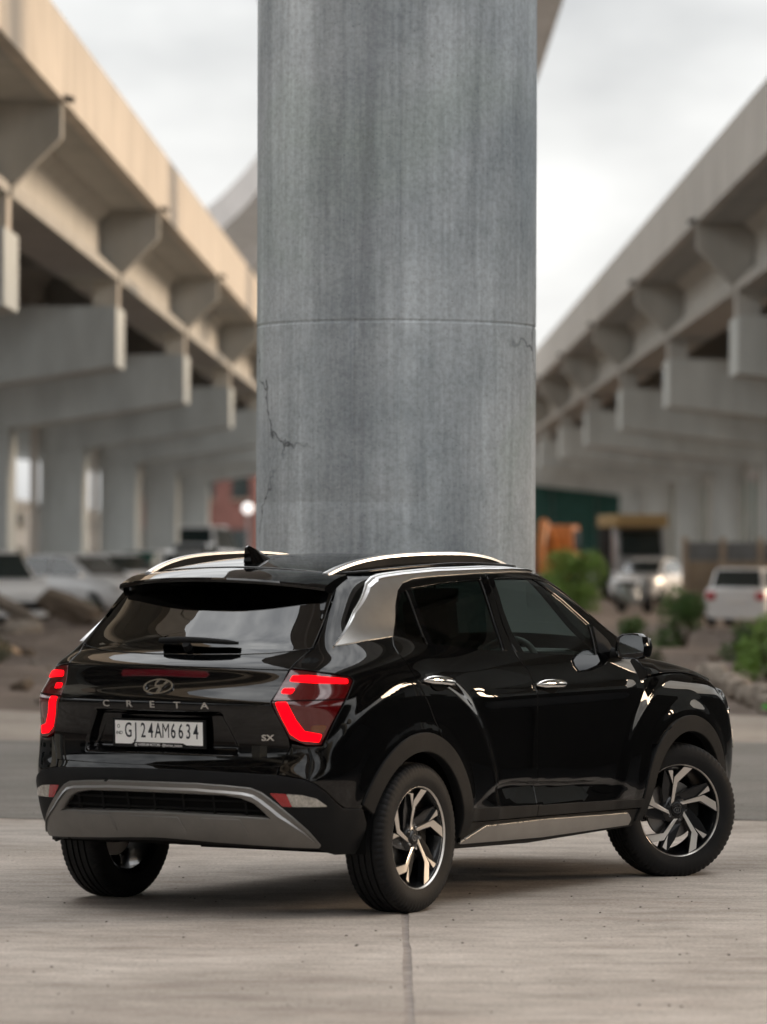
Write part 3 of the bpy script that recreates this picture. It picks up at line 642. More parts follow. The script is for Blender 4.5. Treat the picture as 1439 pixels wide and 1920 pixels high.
    fen=[(a,b,0) for a,b,_ in FSHUT[3:8]]+[(a,b,0) for a,b in hood_edge]+[(3.10,.70,0),(3.075,.56,0)]+[p for p in arch(2.61,.327,.452,R_(28),R_(133),26)]
    panel('fender',M['paint'],car,'side',fen,Ffen,sg,step=.016)
    # wheel arch claddings
    ro=arch(0,.335,.478,R_(158),R_(8),30); ri=arch(0,.335,.398,R_(-3),R_(160),30)
    panel('wheel_arch_cladding',M['trim'],car,'side',ro+[(.466,.36,0)]+ri,Fcab,sg,off=.012,step=.016,gap=0,depth=.05,bev=.008,r=.003)
    ro=arch(2.61,.327,.462,R_(176),R_(12),30); ri=arch(2.61,.327,.388,R_(8),R_(186),30)
    panel('wheel_arch_cladding',M['trim'],car,'side',ro+ri+[(2.165,.285,.01),(2.135,.285,.01)],Ffen,sg,off=.012,step=.016,gap=0,depth=.05,bev=.008,r=.003)
    # sill
    panel('sill',M['trim'],car,'side',[(.40,.376,0),(1.1,.364,0),(2.15,.344,0),(2.13,.262,.02),(1.1,.245,0),(.40,.262,.02)],Fcab,sg,off=-.004,step=.03,gap=0,depth=.04)
    panel('sill_strip',M['silver'],car,'side',[(.42,.283,.004),(.63,.352,.03),(1.2,.350,0),(2.03,.330,.03),(2.075,.30,.02),(2.06,.272,.01),(1.2,.266,0)],Fcab,sg,off=.012,step=.014,gap=0,depth=.03,bev=.010)
    # A pillar
    panel('windscreen_pillar',M['paint'],car,'pil',[(.64,1.13,0),(.64,1.518,0),(1.22,1.518,0),(1.22,1.13,0)],Fcab,sg,step=.02,gap=.003)
    # door handles and mirrors
    for hx,hz_,hl in ((.172,1.036,.29),(1.232,.989,.28)):
        p,n=place('side',hx,hz_,Fcab,sg)
        tx=Vector((1,0,0)); tx=(tx-n*tx.dot(n)).normalized(); up=n.cross(tx)*( 1 if (n.cross(tx)).z>0 else -1)
        b=MB(); prof=[]
        K=17
        for i in range(K):
            u=-1+2*i/(K-1); h=.016*(1-abs(u)**4)**.5+.0035; bow=.030*(1-u*u)**.6+.006
            ctr=p+tx*(u*hl/2)+n*bow+up*(-.010*u if hx<1 else -.004*u)
            for k in range(10):
                w=2*math.pi*k/10; prof.append(ctr+up*math.cos(w)*h+n*math.sin(w)*.009)
        f=[(i*10+k,i*10+(k+1)%10,(i+1)*10+(k+1)%10,(i+1)*10+k) for i in range(K-1) for k in range(10)]+[tuple(range(10)),tuple(range((K-1)*10,K*10))]
        b.add(prof,f)
        dr=[o for o in car.children if o.name.startswith('rear_door' if hx<1 else 'front_door')][-1]
        b.build('handle',M['chrome'],dr,smooth=True,angle=60)
        b=MB(); v=[p+tx*(math.cos(2*math.pi*k/20)*.085+.01)+up*math.sin(2*math.pi*k/20)*.042+n*.0015 for k in range(20)]
        b.add(v,[tuple(range(20))]); b.build('handle_cup',M['gap'],dr)
CACHE.clear()
# ------------------------------------------------------------------ tailgate
hl=[(.0,.678),(.30,.680),(.60,.686)]; 
shut=[(.604,.686,.01),(.640,.775,0),(.634,.814,0),(.593,.912,0),(.568,.973,0),(.583,1.043,0),(.601,1.119,0),(.604,1.167,0),(.622,1.203,.004)]
gb=[(.572,1.194,0),(.454,1.180,0),(.30,1.172,0),(.12,1.168,0)]
hatch=panel('tailgate',M['paint'],car,'rear',sym([(.12,.678,0),(.35,.680,0)]+shut+gb),Fcab,0,step=.0125,gap=.003)
gl=[(.12,1.168,0),(.30,1.172,0),(.454,1.180,0),(.572,1.194,0),(.624,1.206,0),(.598,1.336,0),(.570,1.430,0),(.556,1.462,.01),(.30,1.480,0),(.1,1.484,0)]
rg=panel('rear_window',M['glass_rear'],hatch,'rear',sym(gl),Fcab,0,step=.02,gap=.003,depth=.008)
panel('brake_light',M['lens_stop'],hatch,'rear',sym([(.0+.05,1.074,0),(.225,1.071,0),(.238,1.085,0),(.225,1.099,0),(.05,1.102,0)]),Fcab,0,off=.002,step=.03,gap=0,depth=.005,r=.004)
panel('lamp_ledge',M['gap'],hatch,'rear',sym([(.05,1.120,0),(.40,1.116,0),(.598,1.112,0),(.598,1.107,0),(.40,1.1115,0),(.05,1.1155,0)]),Fcab,0,off=.001,step=.02,gap=0,depth=.002,r=0)
# rear wiper
p0,n0=place('rear',.05,1.195,Fcab,-1,.004); p1,n1=place('rear',.30,1.205,Fcab,-1,.004)
b=MB(); b.tube([p0+n0*.0,p0+n0*.030],[.022,.018],12)
pts=[]; K=9
for i in range(K):
    t=i/(K-1); q,nn=place('rear',-.105+.405*t,1.214-.004*t,Fcab,-1,.004); pts.append(q+nn*(.018+.012*math.sin(t*math.pi)))
b.tube(pts,[.016-.006*abs(i-2)/6 if i<K-1 else .006 for i in range(K)],8)
b.build('wiper',M['trim'],hatch,smooth=True,angle=50)
# number plate: frame, plate, characters
pc,pn=place('rear',0,.822,Fcab,-1,.004); pn=Vector((-1,0,-.04)).normalized(); px_=Vector((0,-1,0)); pz_=px_.cross(pn)*1.0; pz_=pn.cross(px_) if pn.cross(px_).z>0 else px_.cross(pn)
PX=min(pc.x,place('rear',.24,.822,Fcab,-1,.004)[0].x)-.012
pc=Vector((PX,0,.822))
def on_plate(u,v,d): return pc+px_*u+pz_*v+pn*d
def flat(poly,d,t,name,m,parent):
    b=MB(); b.prism(poly,d,d+t,lambda u,v,w:on_plate(u,v,w)); return b.build(name,m,parent)
plate=flat([(-.250,-.066),(.250,-.066),(.250,.062),(-.250,.062)],0,.010,'plate_frame',M['trim'],hatch)
pw=flat([(-.236,-.052),(-.150,-.052),(-.135,-.044),(.130,-.044),(.148,-.052),(.236,-.052),(.236,.052),(-.236,.052)],.010,.002,'number_plate',M['plate'],hatch)
def text(txt,size,u,v,d,m,name,parent,fx=1,thick=0,ext=.0006,align='LEFT',frame=None):
    c=bpy.data.curves.new(name,'FONT'); c.body=txt; c.size=size; c.offset=thick; c.extrude=ext; c.align_x=align; c.align_y='CENTER'; c.resolution_u=3
    o=bpy.data.objects.new(name,c); COL.objects.link(o); bpy.context.view_layer.update()
    me=bpy.data.meshes.new_from_object(o.evaluated_get(bpy.context.evaluated_depsgraph_get())); bpy.data.objects.remove(o); bpy.data.curves.remove(c)
    fr=frame or on_plate
    for vt in me.vertices: vt.co=fr(u+vt.co.x*fx,v+vt.co.y,d+vt.co.z)
    me.materials.clear(); return link(name,me,m,parent)
for i,ch in enumerate('GJ24AM6634'):
    text(ch,.094,-.164+i*.0405,.006,.0126,M['ink'],'plate_character',pw,.60,(-.0006 if ch=='M' else .0005),align='CENTER')
text('IND',.021,-.231,-.004,.0126,M['ink'],'plate_mark',pw,.95,.0)
b=MB(); b.lathe([(.006,0),(.0085,0),(.0085,.0006),(.006,.0006)],16,lambda r,h,a:on_plate(-.217+r*math.cos(a)*.8,.026+r*math.sin(a),.0122+h),True); b.build('plate_seal',M['ink'],pw)
text('@ HARIRAM MOTORS  -@hariram_motors',.0165,-.132,-.0555,.0104,M['white'],'dealer_lettering',hatch,.84,.0003)
for y in (-.085,.085):
    b=MB(); b.box((PX+.004,y,.9135),(.012,.045,.004)); b.build('plate_lamp',M['lamp_warm'],hatch)
# chrome lettering and emblem
def on_hatch(y0,z0,F=Fcab):
    q,nn=place('rear',y0,z0,F,-1,.0); ux=Vector((0,-1,0)); ux=(ux-nn*ux.dot(nn)).normalized(); uz=ux.cross(nn); uz=uz if uz.z>0 else -uz
    return lambda u,v,d: q+ux*u+uz*v+nn*(d+.0015)
M['letter']=mat('letter_chrome',(.62,.60,.57),.3,.8)
for ch,y in zip('CRETA',(-.265,-.130,-.003,.128,.266)):
    text(ch,.041,0,.0,.0,M['letter'],'letter',hatch,1.45,.0002,.0015,'CENTER',on_hatch(y,.9485))
text('SX',.036,0,.0,.0,M['letter'],'trim_badge',hatch,1.35,.0008,.0015,'CENTER',on_hatch(.545,.812))
fr=on_hatch(0,1.0235); b=MB()
def ell(a,bb,n=40): return [(a*math.cos(2*math.pi*i/n),bb*math.sin(2*math.pi*i/n)) for i in range(n)]
def strip(outer,inner,h):
    n=len(outer); v=[fr(x,y,0) for x,y in outer]+[fr(x,y,h) for x,y in outer]+[fr(x,y,h) for x,y in inner]+[fr(x,y,0) for x,y in inner]
    f=[]
    for k in range(3): f+=[(k*n+i,k*n+(i+1)%n,(k+1)*n+(i+1)%n,(k+1)*n+i) for i in range(n)]
    b.add(v,f)
strip(ell(.078,.042),ell(.070,.0355),.007)
def bar(pl,w0,h=.006):
    """tapered band along a polyline"""
    L_=[]; R2=[]
    for i,(x,y) in enumerate(pl):
        a=pl[max(i-1,0)]; c=pl[min(i+1,len(pl)-1)]; dx,dy=c[0]-a[0],c[1]-a[1]; l=math.hypot(dx,dy); w=w0[i]/2
        L_.append((x-dy/l*w,y+dx/l*w)); R2.append((x+dy/l*w,y-dx/l*w))
    n=len(pl); v=[fr(x,y,h) for x,y in L_]+[fr(x,y,h) for x,y in R2]+[fr(x,y,0) for x,y in L_]+[fr(x,y,0) for x,y in R2]
    f=[(i,i+1,n+i+1,n+i) for i in range(n-1)]+[(i,i+1,2*n+i+1,2*n+i) for i in range(n-1)]+[(n+i,n+i+1,3*n+i+1,3*n+i) for i in range(n-1)]
    b.add(v,f)
bar([(-.010,.037),(-.020,.018),(-.016,.004),(.004,.004),(.030,.012),(.046,.028)],[.012,.010,.010,.007,.006,.004])
bar([(.010,-.037),(.020,-.018),(.016,-.004),(-.004,-.004),(-.030,-.012),(-.046,-.028)],[.012,.010,.010,.007,.006,.004])
bar([(.036,.033),(.024,.008),(.012,-.012),(.004,-.036)],[.010,.011,.011,.010])
b.build('emblem',M['chrome'],hatch)
# ------------------------------------------------------------------ rear bumper
bt=[(0.,.0,.662),(0.,.20,.661),(0.,.40,.656)]
rt=[(-.749,.605,.648),(-.701,.708,.630),(-.671,.747,.610),(-.628,.778,.575),(-.575,.802,.524),(-.544,.823,.497),(-.441,.857,.490)]
rb=[(-.405,.850,.43),(-.398,.838,.36),(-.415,.80,.292),(-.52,.758,.292),(-.594,.717,.318)]
bp=[(.10,.663,0),(.25,.661,0),(.42,.655,0)]+[(a,b_,0) for a,b_ in sz(rt+rb)]+[(.55,.318,0),(.30,.330,0),(.1,.338,0)]
si=[(.02,.463,0),(.186,.460,0),(.40,.456,0),(.569,.450,.006),(.531,.494,0),(.496,.528,0),(.438,.551,0),(.36,.562,0),(.15,.564,0),(.02,.564,0)]
def w2s(q,F=Fcab):
    o=[]
    for w,z,*rr in q:
        x=float(back(np.array([w]),np.array([z]),F)[0]); o.append((float(ring_s(x,w)),z,*rr))
    return o
bumper=panel('rear_bumper',M['trim'],car,'ring',sym(bp),Fcab,0,[sym(w2s(si))],off=.012,step=.015,gap=.001,depth=.03,bev=.008)
panel('painted_lip',M['paint'],car,'ring',sym([(.1,.679,0),(.35,.681,0)]+[(a,b_,0) for a,b_ in sz([(-.745,.600,.684),(-.752,.598,.650)])]+[(.42,.655,0),(.25,.661,0),(.1,.663,0)]),Fcab,0,off=-.004,step=.02,gap=.001)
so=[(.04,.600,0),(.237,.600,0),(.37,.594,0),(.487,.585,.02),(.530,.566,0),(.588,.518,0),(.650,.457,0),(.695,.400,0),(.722,.326,.006),(.62,.329,0),(.377,.340,0),(.164,.350,0),(.04,.354,0)]
panel('skid_plate',M['skid'],bumper,'ring',sym(w2s(so)),Fcab,0,[sym(w2s(si))],off=.026,step=.014,gap=0,depth=.04,bev=.020)
top_edge=w2s([(.04,.600),(.237,.600),(.37,.594),(.46,.588),(.510,.577),(.545,.555),(.588,.518),(.650,.457),(.695,.400),(.716,.345)])
top_edge=[(a,c) for a,c,*_ in top_edge]; top_edge=[(-a,c) for a,c in reversed(top_edge)]+top_edge
tilt_strip('skid_rim',M['edge2'],bumper,top_edge,.026,.016,.0335,(0,.42),Fcab,.015,10)
gr=panel('grille_insert',M['gap'],bumper,'ring',sym(w2s([(w*1.02,.5+(z-.5)*1.05) for w,z,*_ in si])),Fcab,0,off=-.012,step=.03,gap=0)
for yy in (-.45,-.30,-.15,0,.15,.30,.45):
    panel('grille_bar',M['dark'],gr,'rear',[(yy-.004,.457,0),(yy+.004,.457,0),(yy+.004,.56,0),(yy-.004,.56,0)],Fcab,0,off=.001,step=.03,gap=0,r=0,depth=.012)
for zz in (.49,.53):
    panel('grille_bar',M['dark'],gr,'rear',[(-.53,zz-.0025,0),(.53,zz-.0025,0),(.53,zz+.0025,0),(-.53,zz+.0025,0)],Fcab,0,off=.0,step=.03,gap=0,r=0,depth=.01)
# raised facets of the skid plate
for y0,y1 in ((-.46,-.22),(-.16,.16),(.22,.46)):
    panel('skid_facet',M['skid'],bumper,'rear',[(y0+.03,.448,.01),(y1-.03,.448,.01),(y1,.375,.01),(y0,.375,.01)],Fcab,0,off=.034,step=.02,gap=0,depth=.014,bev=.011)
for sg in SIDES:
    panel('reflector',M['lens_red2'],bumper,'ring',sz([(-.759,.570,.571),(-.730,.638,.568),(-.711,.657,.512),(-.729,.618,.513)]),Fcab,sg,off=.0135,step=.02,gap=0,depth=.004,r=.003)
    panel('reversing_lamp',M['lens_clear'],bumper,'ring',sz([(-.730,.640,.568),(-.696,.705,.563),(-.657,.750,.548),(-.611,.779,.513),(-.711,.659,.512)]),Fcab,sg,off=.0135,step=.02,gap=0,depth=.004,r=.003)
    CACHE.clear() if sg==1 else None
# ------------------------------------------------------------------ roof, spoiler, rails, aerial
rw=[(1.46,.548),(1.25,.578),(1.02,.592),(.557,.598),(.275,.588),(.06,.570),(-.05,.545),(-.118,.507)]
rl=[(1.535,.30,0),(1.55,.1,0)]
roofp=[(-.148,.1,0),(-.145,.28,0),(-.128,.45,0)]+[(x,w,0) for x,w in reversed(rw)]+[(1.50,.45,0)]+rl
roofo=roofp+[(x,-w,r_) for x,w,r_ in reversed(roofp)]
panel('roof',M['paint'],car,'top',roofo,Fcab,0,step=.02,gap=.002,depth=.01)
# spoiler: loft of closed sections across the car
def sec(y):
    a=abs(y)/.60; xe=-.448+.178*a**2.2; ze=1.510-.043*a**2.4
    xs=-.150+.04*a**2; zs=float(ZR(np.array([xs]),np.array([abs(y)]))[0])-.012
    pts=[]
    for i in range(9):
        t=i/8; pts.append((xs+(xe-xs)*t, zs+(ze-zs)*t+.013*math.sin(t*math.pi)*(1-.4*a)))
    pts+=[(xe-.006,ze-.008),(xe-.004,ze-.020),(xe+.012,ze-.026)]
    xg=float(back(np.array([abs(y)]),np.array([1.46-.03*a]),Fcab)[0])
    pts+=[(xg+.02,1.462-.035*a),(xs+.05,zs-.08)]
    return pts
b=MB(); Y=np.linspace(-.562,.562,41); S=[[(x,y,z) for x,z in sec(y)] for y in Y]; m_=len(S[0])
b.add([q for s_ in S for q in s_],[(i*m_+k,i*m_+k+1,(i+1)*m_+k+1,(i+1)*m_+k) for i in range(40) for k in range(m_-1)]+[tuple(range(m_)),tuple(range(40*m_,41*m_))])
b.build('roof_spoiler',M['paint'],car,smooth=True,angle=32)
for sg in SIDES:
    # fin running down beside the rear window
    b=MB(); v=[]
    for i in range(9):
        t=i/8; z=1.455-.125*t; y=.556+.034*t; x=float(back(np.array([y-.01]),np.array([z]),Fcab)[0]); wd=.055*(1-t)**1.3+.006; dp=.030*(1-t)+.004
        v+=[(x+.03,sg*(y+.004),z),(x-dp*.5,sg*(y+.002),z),(x-dp*.5,sg*(y-wd),z+.006),(x+.03,sg*(y-wd),z)]
    b.add(v,[(i*4+k,i*4+(k+1)%4,(i+1)*4+(k+1)%4,(i+1)*4+k) for i in range(8) for k in range(4)]+[(0,1,2,3),(32,33,34,35)])
    b.build('spoiler_fin',M['paint'],car,smooth=True,angle=50)
    # roof rail: silver bar on a dark web
    b=MB(); v=[]; wv=[]; K=41
    for i in range(K):
        t=i/(K-1); x=-.175+1.545*t; y=.487+.085*math.sin(min(t*1.0,1)*math.pi*.62); y=.487+.066*(1-(1-t)**2.5)-.012*t**6
        zr=float(ZR(np.array([x]),np.array([y]))[0])-.004; h=.041*(1-(abs(2*t-1))**4.0)+.002
        hw=.019; z=zr+h
        v+=[(x,sg*(y-hw),z-.014),(x,sg*(y-hw*.9),z-.003),(x,sg*y,z),(x,sg*(y+hw*.9),z-.005),(x,sg*(y+hw),z-.016)]
        wv+=[(x,sg*(y-.010),z-.006),(x,sg*(y+.012),z-.008),(x,sg*(y+.014),zr-.03),(x,sg*(y-.010),zr-.03)]
    b.add(v,[(i*5+k,i*5+(k+1)%5,(i+1)*5+(k+1)%5,(i+1)*5+k) for i in range(K-1) for k in range(5)]+[tuple(range(5)),tuple(range(5*K-5,5*K))])
    rail=b.build('roof_rail',M['rail'],car,smooth=True,angle=40)
    b=MB(); b.add(wv,[(i*4+k,i*4+(k+1)%4,(i+1)*4+(k+1)%4,(i+1)*4+k) for i in range(K-1) for k in range(4)]+[(0,1,2,3),(4*K-4,4*K-3,4*K-2,4*K-1)])
    b.build('rail_web',M['trim'],rail)
b=MB(); v=[]; zb=float(ZR(np.array([0.]),np.array([0.]))[0])-.01
for i in range(11):
    t=i/10; x=-.075+.195*t; h=.074*(1-t)**.75 if i else .060
    w=.030*math.sin(math.pi*min(1,.18+.72*t))+.006
    xx=x-.018*(1-t)
    v+=[(x,-w,zb),(x,-w*.6,zb+h*.45+.012),(xx,-.004,zb+h+.012),(xx,.004,zb+h+.012),(x,w*.6,zb+h*.45+.012),(x,w,zb)]
b.add(v,[(i*6+k,i*6+(k+1)%6,(i+1)*6+(k+1)%6,(i+1)*6+k) for i in range(10) for k in range(6)]+[tuple(range(6)),tuple(range(60,66))])
b.build('aerial_fin',M['paint'],car,smooth=True,angle=50)
for sg in SIDES:
    X=np.array([q[0] for q in rw]); Wd=np.array([q[1] for q in rw]); xs=np.linspace(1.44,-.11,40); ws=np.interp(xs,X[::-1],Wd[::-1])-.004
    zz=surf('top',xs,ws,Fcab)[2]; b=MB(); b.tube([(float(a),sg*float(c),float(e)+.001) for a,c,e in zip(xs,ws,zz)],.0085,8); b.build('roof_moulding',M['paint'],car,smooth=True)
# ------------------------------------------------------------------ windscreen, bonnet, nose
wp=[(w,z,0) for x,w,z in pcurve(1.20,[1.10,1.2,1.3,1.4,1.5,1.53])]
panel('windscreen',M['glass_clear'],car,'front',sym([(.1,1.085,0),(.5,1.09,0)]+wp+[(.45,1.555,0),(.1,1.572,0)]),Fcab,0,step=.04,gap=.003)
he=[(x,float(side(np.array([x]),np.array([z]),Ffen)[0]),0) for x,z in [(2.225,.990),(2.288,1.000),(2.465,1.012),(2.639,1.009),(2.819,.989),(2.96,.951)]]
bon=[(2.42,.1,0),(2.39,.4,0),(2.33,.60,0),(2.26,.72,0)]+he[1:]+[(3.05,.78,0),(3.16,.60,0),(3.21,.3,0),(3.22,.1,0)]
panel('bonnet',M['paint'],car,'top',bon+[(x,-w,r_) for x,w,r_ in reversed(bon)],Ffen,0,step=.022,gap=.002)
for sg_ in (-1,1):
    cc=[(2.33,.60,0),(2.10,.775,0),(2.085,.835,0),(2.155,.852,0),(2.225,he[0][1]-.002,0),(2.282,he[1][1]-.004,0),(2.25,.72,0)]
    panel('cowl_corner',M['gap'],car,'top',[(x,sg_*w,0) for x,w,_ in cc],Ffen,0,step=.02,off=-.004,gap=.001,r=0)
npnl=[(.1,.20,0),(.55,.20,0),(1.05,.24,0),(1.20,.56,0),(1.19,.70,0),(1.13,.80,0),(1.02,.875,0),(.80,.915,0),(.5,.925,0),(.1,.93,0)]
nose=panel('front_bumper',M['paint'],car,'nose',sym(npnl),Ffen,0,step=.03,gap=.002)
panel('front_grille',M['trim'],nose,'nose',sym([(.05,.48,0),(.42,.50,0),(.58,.66,0),(.52,.80,0),(.05,.82,0)]),Ffen,0,off=.01,step=.04)
panel('front_skid',M['silver'],nose,'nose',sym([(.05,.26,0),(.5,.26,0),(.62,.36,0),(.05,.36,0)]),Ffen,0,off=.012,step=.04)
for sg in SIDES:
    panel('headlamp',M['lens_clear'],nose,'nose',[(.62,.68,.01),(.90,.70,.01),(.92,.60,.01),(.68,.56,.01)],Ffen,sg,off=.006,step=.03)
    panel('running_light',M['lens_clear'],nose,'nose',[(.60,.835,.005),(1.0,.80,.005),(1.0,.775,.005),(.60,.805,.005)],Ffen,sg,off=.004,step=.03)
    # mirrors
    b=MB(); v=[]; cx,cy,cz=1.905,.950,1.155
    ringp=[(.00,.066),(.04,.064),(.070,.046),(.082,.0),(.076,-.048),(.03,-.060),(-.05,-.060),(-.080,-.050),(-.088,-.015),(-.076,.045),(-.045,.064)]
    n=len(ringp)
    for k,(dx,s_) in enumerate(((-.035,.93),(-.028,1.0),(.03,1.0),(.07,.84),(.095,.55),(.105,.2))):
        v+=[(cx+dx,sg*(cy+a*s_),cz+c*s_) for a,c in ringp]
    b.add(v,[(k*n+i,k*n+(i+1)%n,(k+1)*n+(i+1)%n,(k+1)*n+i) for k in range(5) for i in range(n)]+[tuple(range(5*n,6*n))])
    b.add([(cx-.035,sg*(cy+a*.93),cz+c*.93) for a,c in ringp]+[(cx-.020,sg*(cy+a*.88),cz+c*.88) for a,c in ringp],[(i,(i+1)%n,n+(i+1)%n,n+i) for i in range(n)])
    mir=b.build('wing_mirror',M['paint'],car,smooth=True,angle=40)
    b=MB(); b.tube([(1.90,sg*.83,1.125),(1.91,sg*.88,1.118),(1.92,sg*.93,1.135)],[.026,.024,.03],10); b.build('mirror_arm',M['trim'],mir,smooth=True,angle=60)
    b=MB(); b.add([(cx-.022-.012*a*4*.25,sg*(cy+a*.88),cz+c*.88) for a,c in ringp],[tuple(range(n))]); b.build('mirror_glass',M['mirror'],mir)
# ------------------------------------------------------------------ wheels
RT,RWD=.340,.215
def tyre_mesh(parent):
    h=RWD/2; prof=[(.222,-.085,0),(.232,-.098,0),(.262,-.108,0),(.292,-.107,0),(.316,-.101,1),(.330,-.092,1),(.337,-.080,1),(.3395,-.062,0),
          (.3395,-.056,0),(.331,-.0555,0),(.331,-.0465,0),(.340,-.046,0),(.3405,-.0215,0),(.332,-.021,0),(.332,-.011,0),(.3405,-.0105,0),(.3405,.0105,0),(.332,.011,0),(.332,.021,0),(.3405,.0215,0),(.340,.046,0),(.331,.0465,0),(.331,.0555,0),(.3395,.056,0),
          (.3395,.062,0),(.337,.080,1),(.330,.092,1),(.316,.101,1),(.292,.107,0),(.262,.108,0),(.232,.098,0),(.222,.085,0)]
    n=216; m=len(prof); v=[]; f=[]
    for i in range(n):
        a=2*math.pi*i/n
        for r,y,s_ in prof:
            rr=r-(.006 if (s_ and i%3==0) else 0)
            v.append((rr*math.cos(a),y,rr*math.sin(a)))
    for i in range(n):
        j=(i+1)%n
        for k in range(m-1): f.append((i*m+k,i*m+k+1,j*m+k+1,j*m+k))
    return pyd('tyre',v,f,M['rubber'],parent,True,28)
ARM=[(-.143,.067),(-.118,.42),(-.096,.74),(.02,.85),(.138,.962),(.25,.945),(.348,.925),(.17,.77),(-.003,.62),(-.04,.38),(-.073,.127)]
FIN=[(-.264,.885),(-.20,.895),(-.143,.890),(-.128,.70),(-.124,.590),(-.165,.69)]
DRK=[(-.143,.067),(-.30,.16),(-.36,.55),(-.33,.90),(-.14,.955),(-.10,.74),(-.12,.42)]
SK=.226
def wheel(x,y,steer,flip,name_lab):
    """outer face towards -y (right side); flip turns it for the left side"""
    w=empty('wheel'); w.parent=car; w.location=(x,y,.3365 if x<1 else .332); w.rotation_euler=(0,0,steer+(math.pi if flip else 0))
    tyre_mesh(w)
    b=MB(); yo=-.094
    b.lathe([(.237,yo+.006),(.2365,yo-.002),(.2315,yo-.004),(.2265,yo+.001),(.224,yo+.012)],96,lambda r,h,a:(r*math.cos(a),h,r*math.sin(a)))
    rim=b.build('rim',M['rim_cut'],w,smooth=True,angle=40)
    b=MB(); b.lathe([(.224,yo+.012),(.212,yo+.03),(.205,.0),(.205,.07),(.232,.094),(.236,.09),(.215,.06)],72,lambda r,h,a:(r*math.cos(a),h,r*math.sin(a))); b.build('rim_barrel',M['rim_dark'],rim,smooth=True,angle=40)
    b=MB(); b.lathe([(.0,yo+.022),(.030,yo+.020),(.034,yo+.026),(.062,yo+.030),(.074,yo+.040),(.078,yo+.075),(.0,yo+.075)],40,lambda r,h,a:(r*math.cos(a),h,r*math.sin(a))); b.build('hub',M['rim_dark'],rim,smooth=True,angle=40)
    b=MB(); b.lathe([(.0,yo+.019),(.0235,yo+.0185),(.026,yo+.021)],28,lambda r,h,a:(r*math.cos(a),h,r*math.sin(a))); b.build('hub_cap',M['rim_dark'],rim)
    b=MB(); b.lathe([(.0185,yo+.0175),(.0225,yo+.0175),(.0225,yo+.0195),(.0185,yo+.0195)],28,lambda r,h,a:(r*math.cos(a),h,r*math.sin(a)*.72),True)
    for sx in (-1,1): b.box((sx*.006,yo+.018,0),(.004,.002,.022),ry=.35)
    b.box((0,yo+.018,0),(.012,.002,.004)); b.build('hub_emblem',M['chrome'],rim)
    for k in range(5):
        a=2*math.pi*k/5+.0; ca,sa=math.cos(-a),math.sin(-a)
        def rot(p): return (p[0]*ca-p[1]*sa,p[0]*sa+p[1]*ca)
        def prj(u,v,t):
            r=math.hypot(u,v); dish=.030*(1-min(1,r))**1.0
            return (u*SK,yo+.004+dish+t,v*SK)
        b=MB(); b.prism([rot(p) for p in ARM],.0018,.034,prj); b.prism([rot(p) for p in FIN],.0018,.030,prj); b.prism([rot(p) for p in DRK],.016,.045,prj)
        sp=b.build('spoke',M['rim_dark'],rim)
        def ins(P,d):
            P=np.array(P); Q=inset(P,d); return [tuple(q) for q in Q]
        b=MB(); b.prism([rot(p) for p in ARM],0,.0017,prj); b.prism([rot(p) for p in FIN],0,.0017,prj); b.build('spoke_face',M['rim_cut'],rim)
        an=a+.35; b=MB(); b.lathe([(0,yo+.018),(.007,yo+.018),(.0085,yo+.024),(.0085,yo+.04)],8,lambda r,h,t:(math.sin(an)*.050+r*math.cos(t),h,math.cos(an)*.050+r*math.sin(t))); b.build('wheel_nut',M['chrome'],rim)
    b=MB(); b.lathe([(.07,-.02),(.145,-.02),(.145,-.005),(.07,-.005)],48,lambda r,h,a:(r*math.cos(a),h,r*math.sin(a)),True); b.build('brake_disc',M['disc'],w,smooth=True,angle=40)
    b=MB(); b.box((.11,-.015,.03),(.06,.07,.13)); b.lathe([(.0,.01),(.075,.01),(.075,.09),(.0,.09)],24,lambda r,h,a:(r*math.cos(a),h,r*math.sin(a))); b.build('brake_caliper',M['dark'],w,bevel=.004)
    return w
wheel(0,-.783,0,False,''); wheel(0,.783,0,True,'')
wheel(2.61,-.783,R_(-31.5),False,''); wheel(2.61,.783,R_(-28),True,'')
# ------------------------------------------------------------------ underbody, wheel wells, cabin
b=MB(); b.box((1.50,0,.24),(2.3,1.08,.04)); b.box((1.31,0,.30),(1.55,1.62,.04)); b.box((-.42,0,.36),(.50,1.16,.08)); b.box((3.05,0,.30),(.55,1.1,.12)); b.build('floor_pan',M['dark'],car)
b=MB(); b.tube([(.02,-.70,.30),(-.02,-.45,.305),(-.02,.45,.305),(.02,.70,.30)],.045,10); b.tube([(-.45,.30,.36),(-.38,.15,.36),(-.40,-.35,.36)],[.05,.07,.06],12); b.tube([(-.58,.42,.335),(-.45,.32,.35)],.03,10); b.build('rear_axle',M['dark'],car,smooth=True,angle=50)
b=MB(); b.box((2.61,0,.30),(.16,1.3,.10)); b.box((2.7,0,.5),(.7,1.0,.45)); b.build('engine_bay',M['dark'],car)
for sg in SIDES:
    for cx,rr in ((0,.415),(2.61,.405)):
        b=MB(); v=[]
        for i in range(25):
            a=R_(-6)+R_(192)*i/24
            for y in (.50,.855): v.append((cx+rr*math.cos(a),sg*y,.335+rr*math.sin(a)))
        b.add(v,[(2*i,2*i+1,2*i+3,2*i+2) for i in range(24)]+[tuple(2*i for i in range(25))]); b.build('wheel_well',M['gap'],car)
b=MB(); b.box((.05,0,.62),(1.1,1.40,.06)); b.box((-.50,0,.60),(.05,1.2,.50)); b.box((1.3,0,.30),(2.0,1.5,.03)); b.box((2.26,0,.62),(.05,1.45,.70)); b.build('cabin_floor',M['dark'],car)
b=MB()
for i,(x,z) in enumerate(((.0,0),)): pass
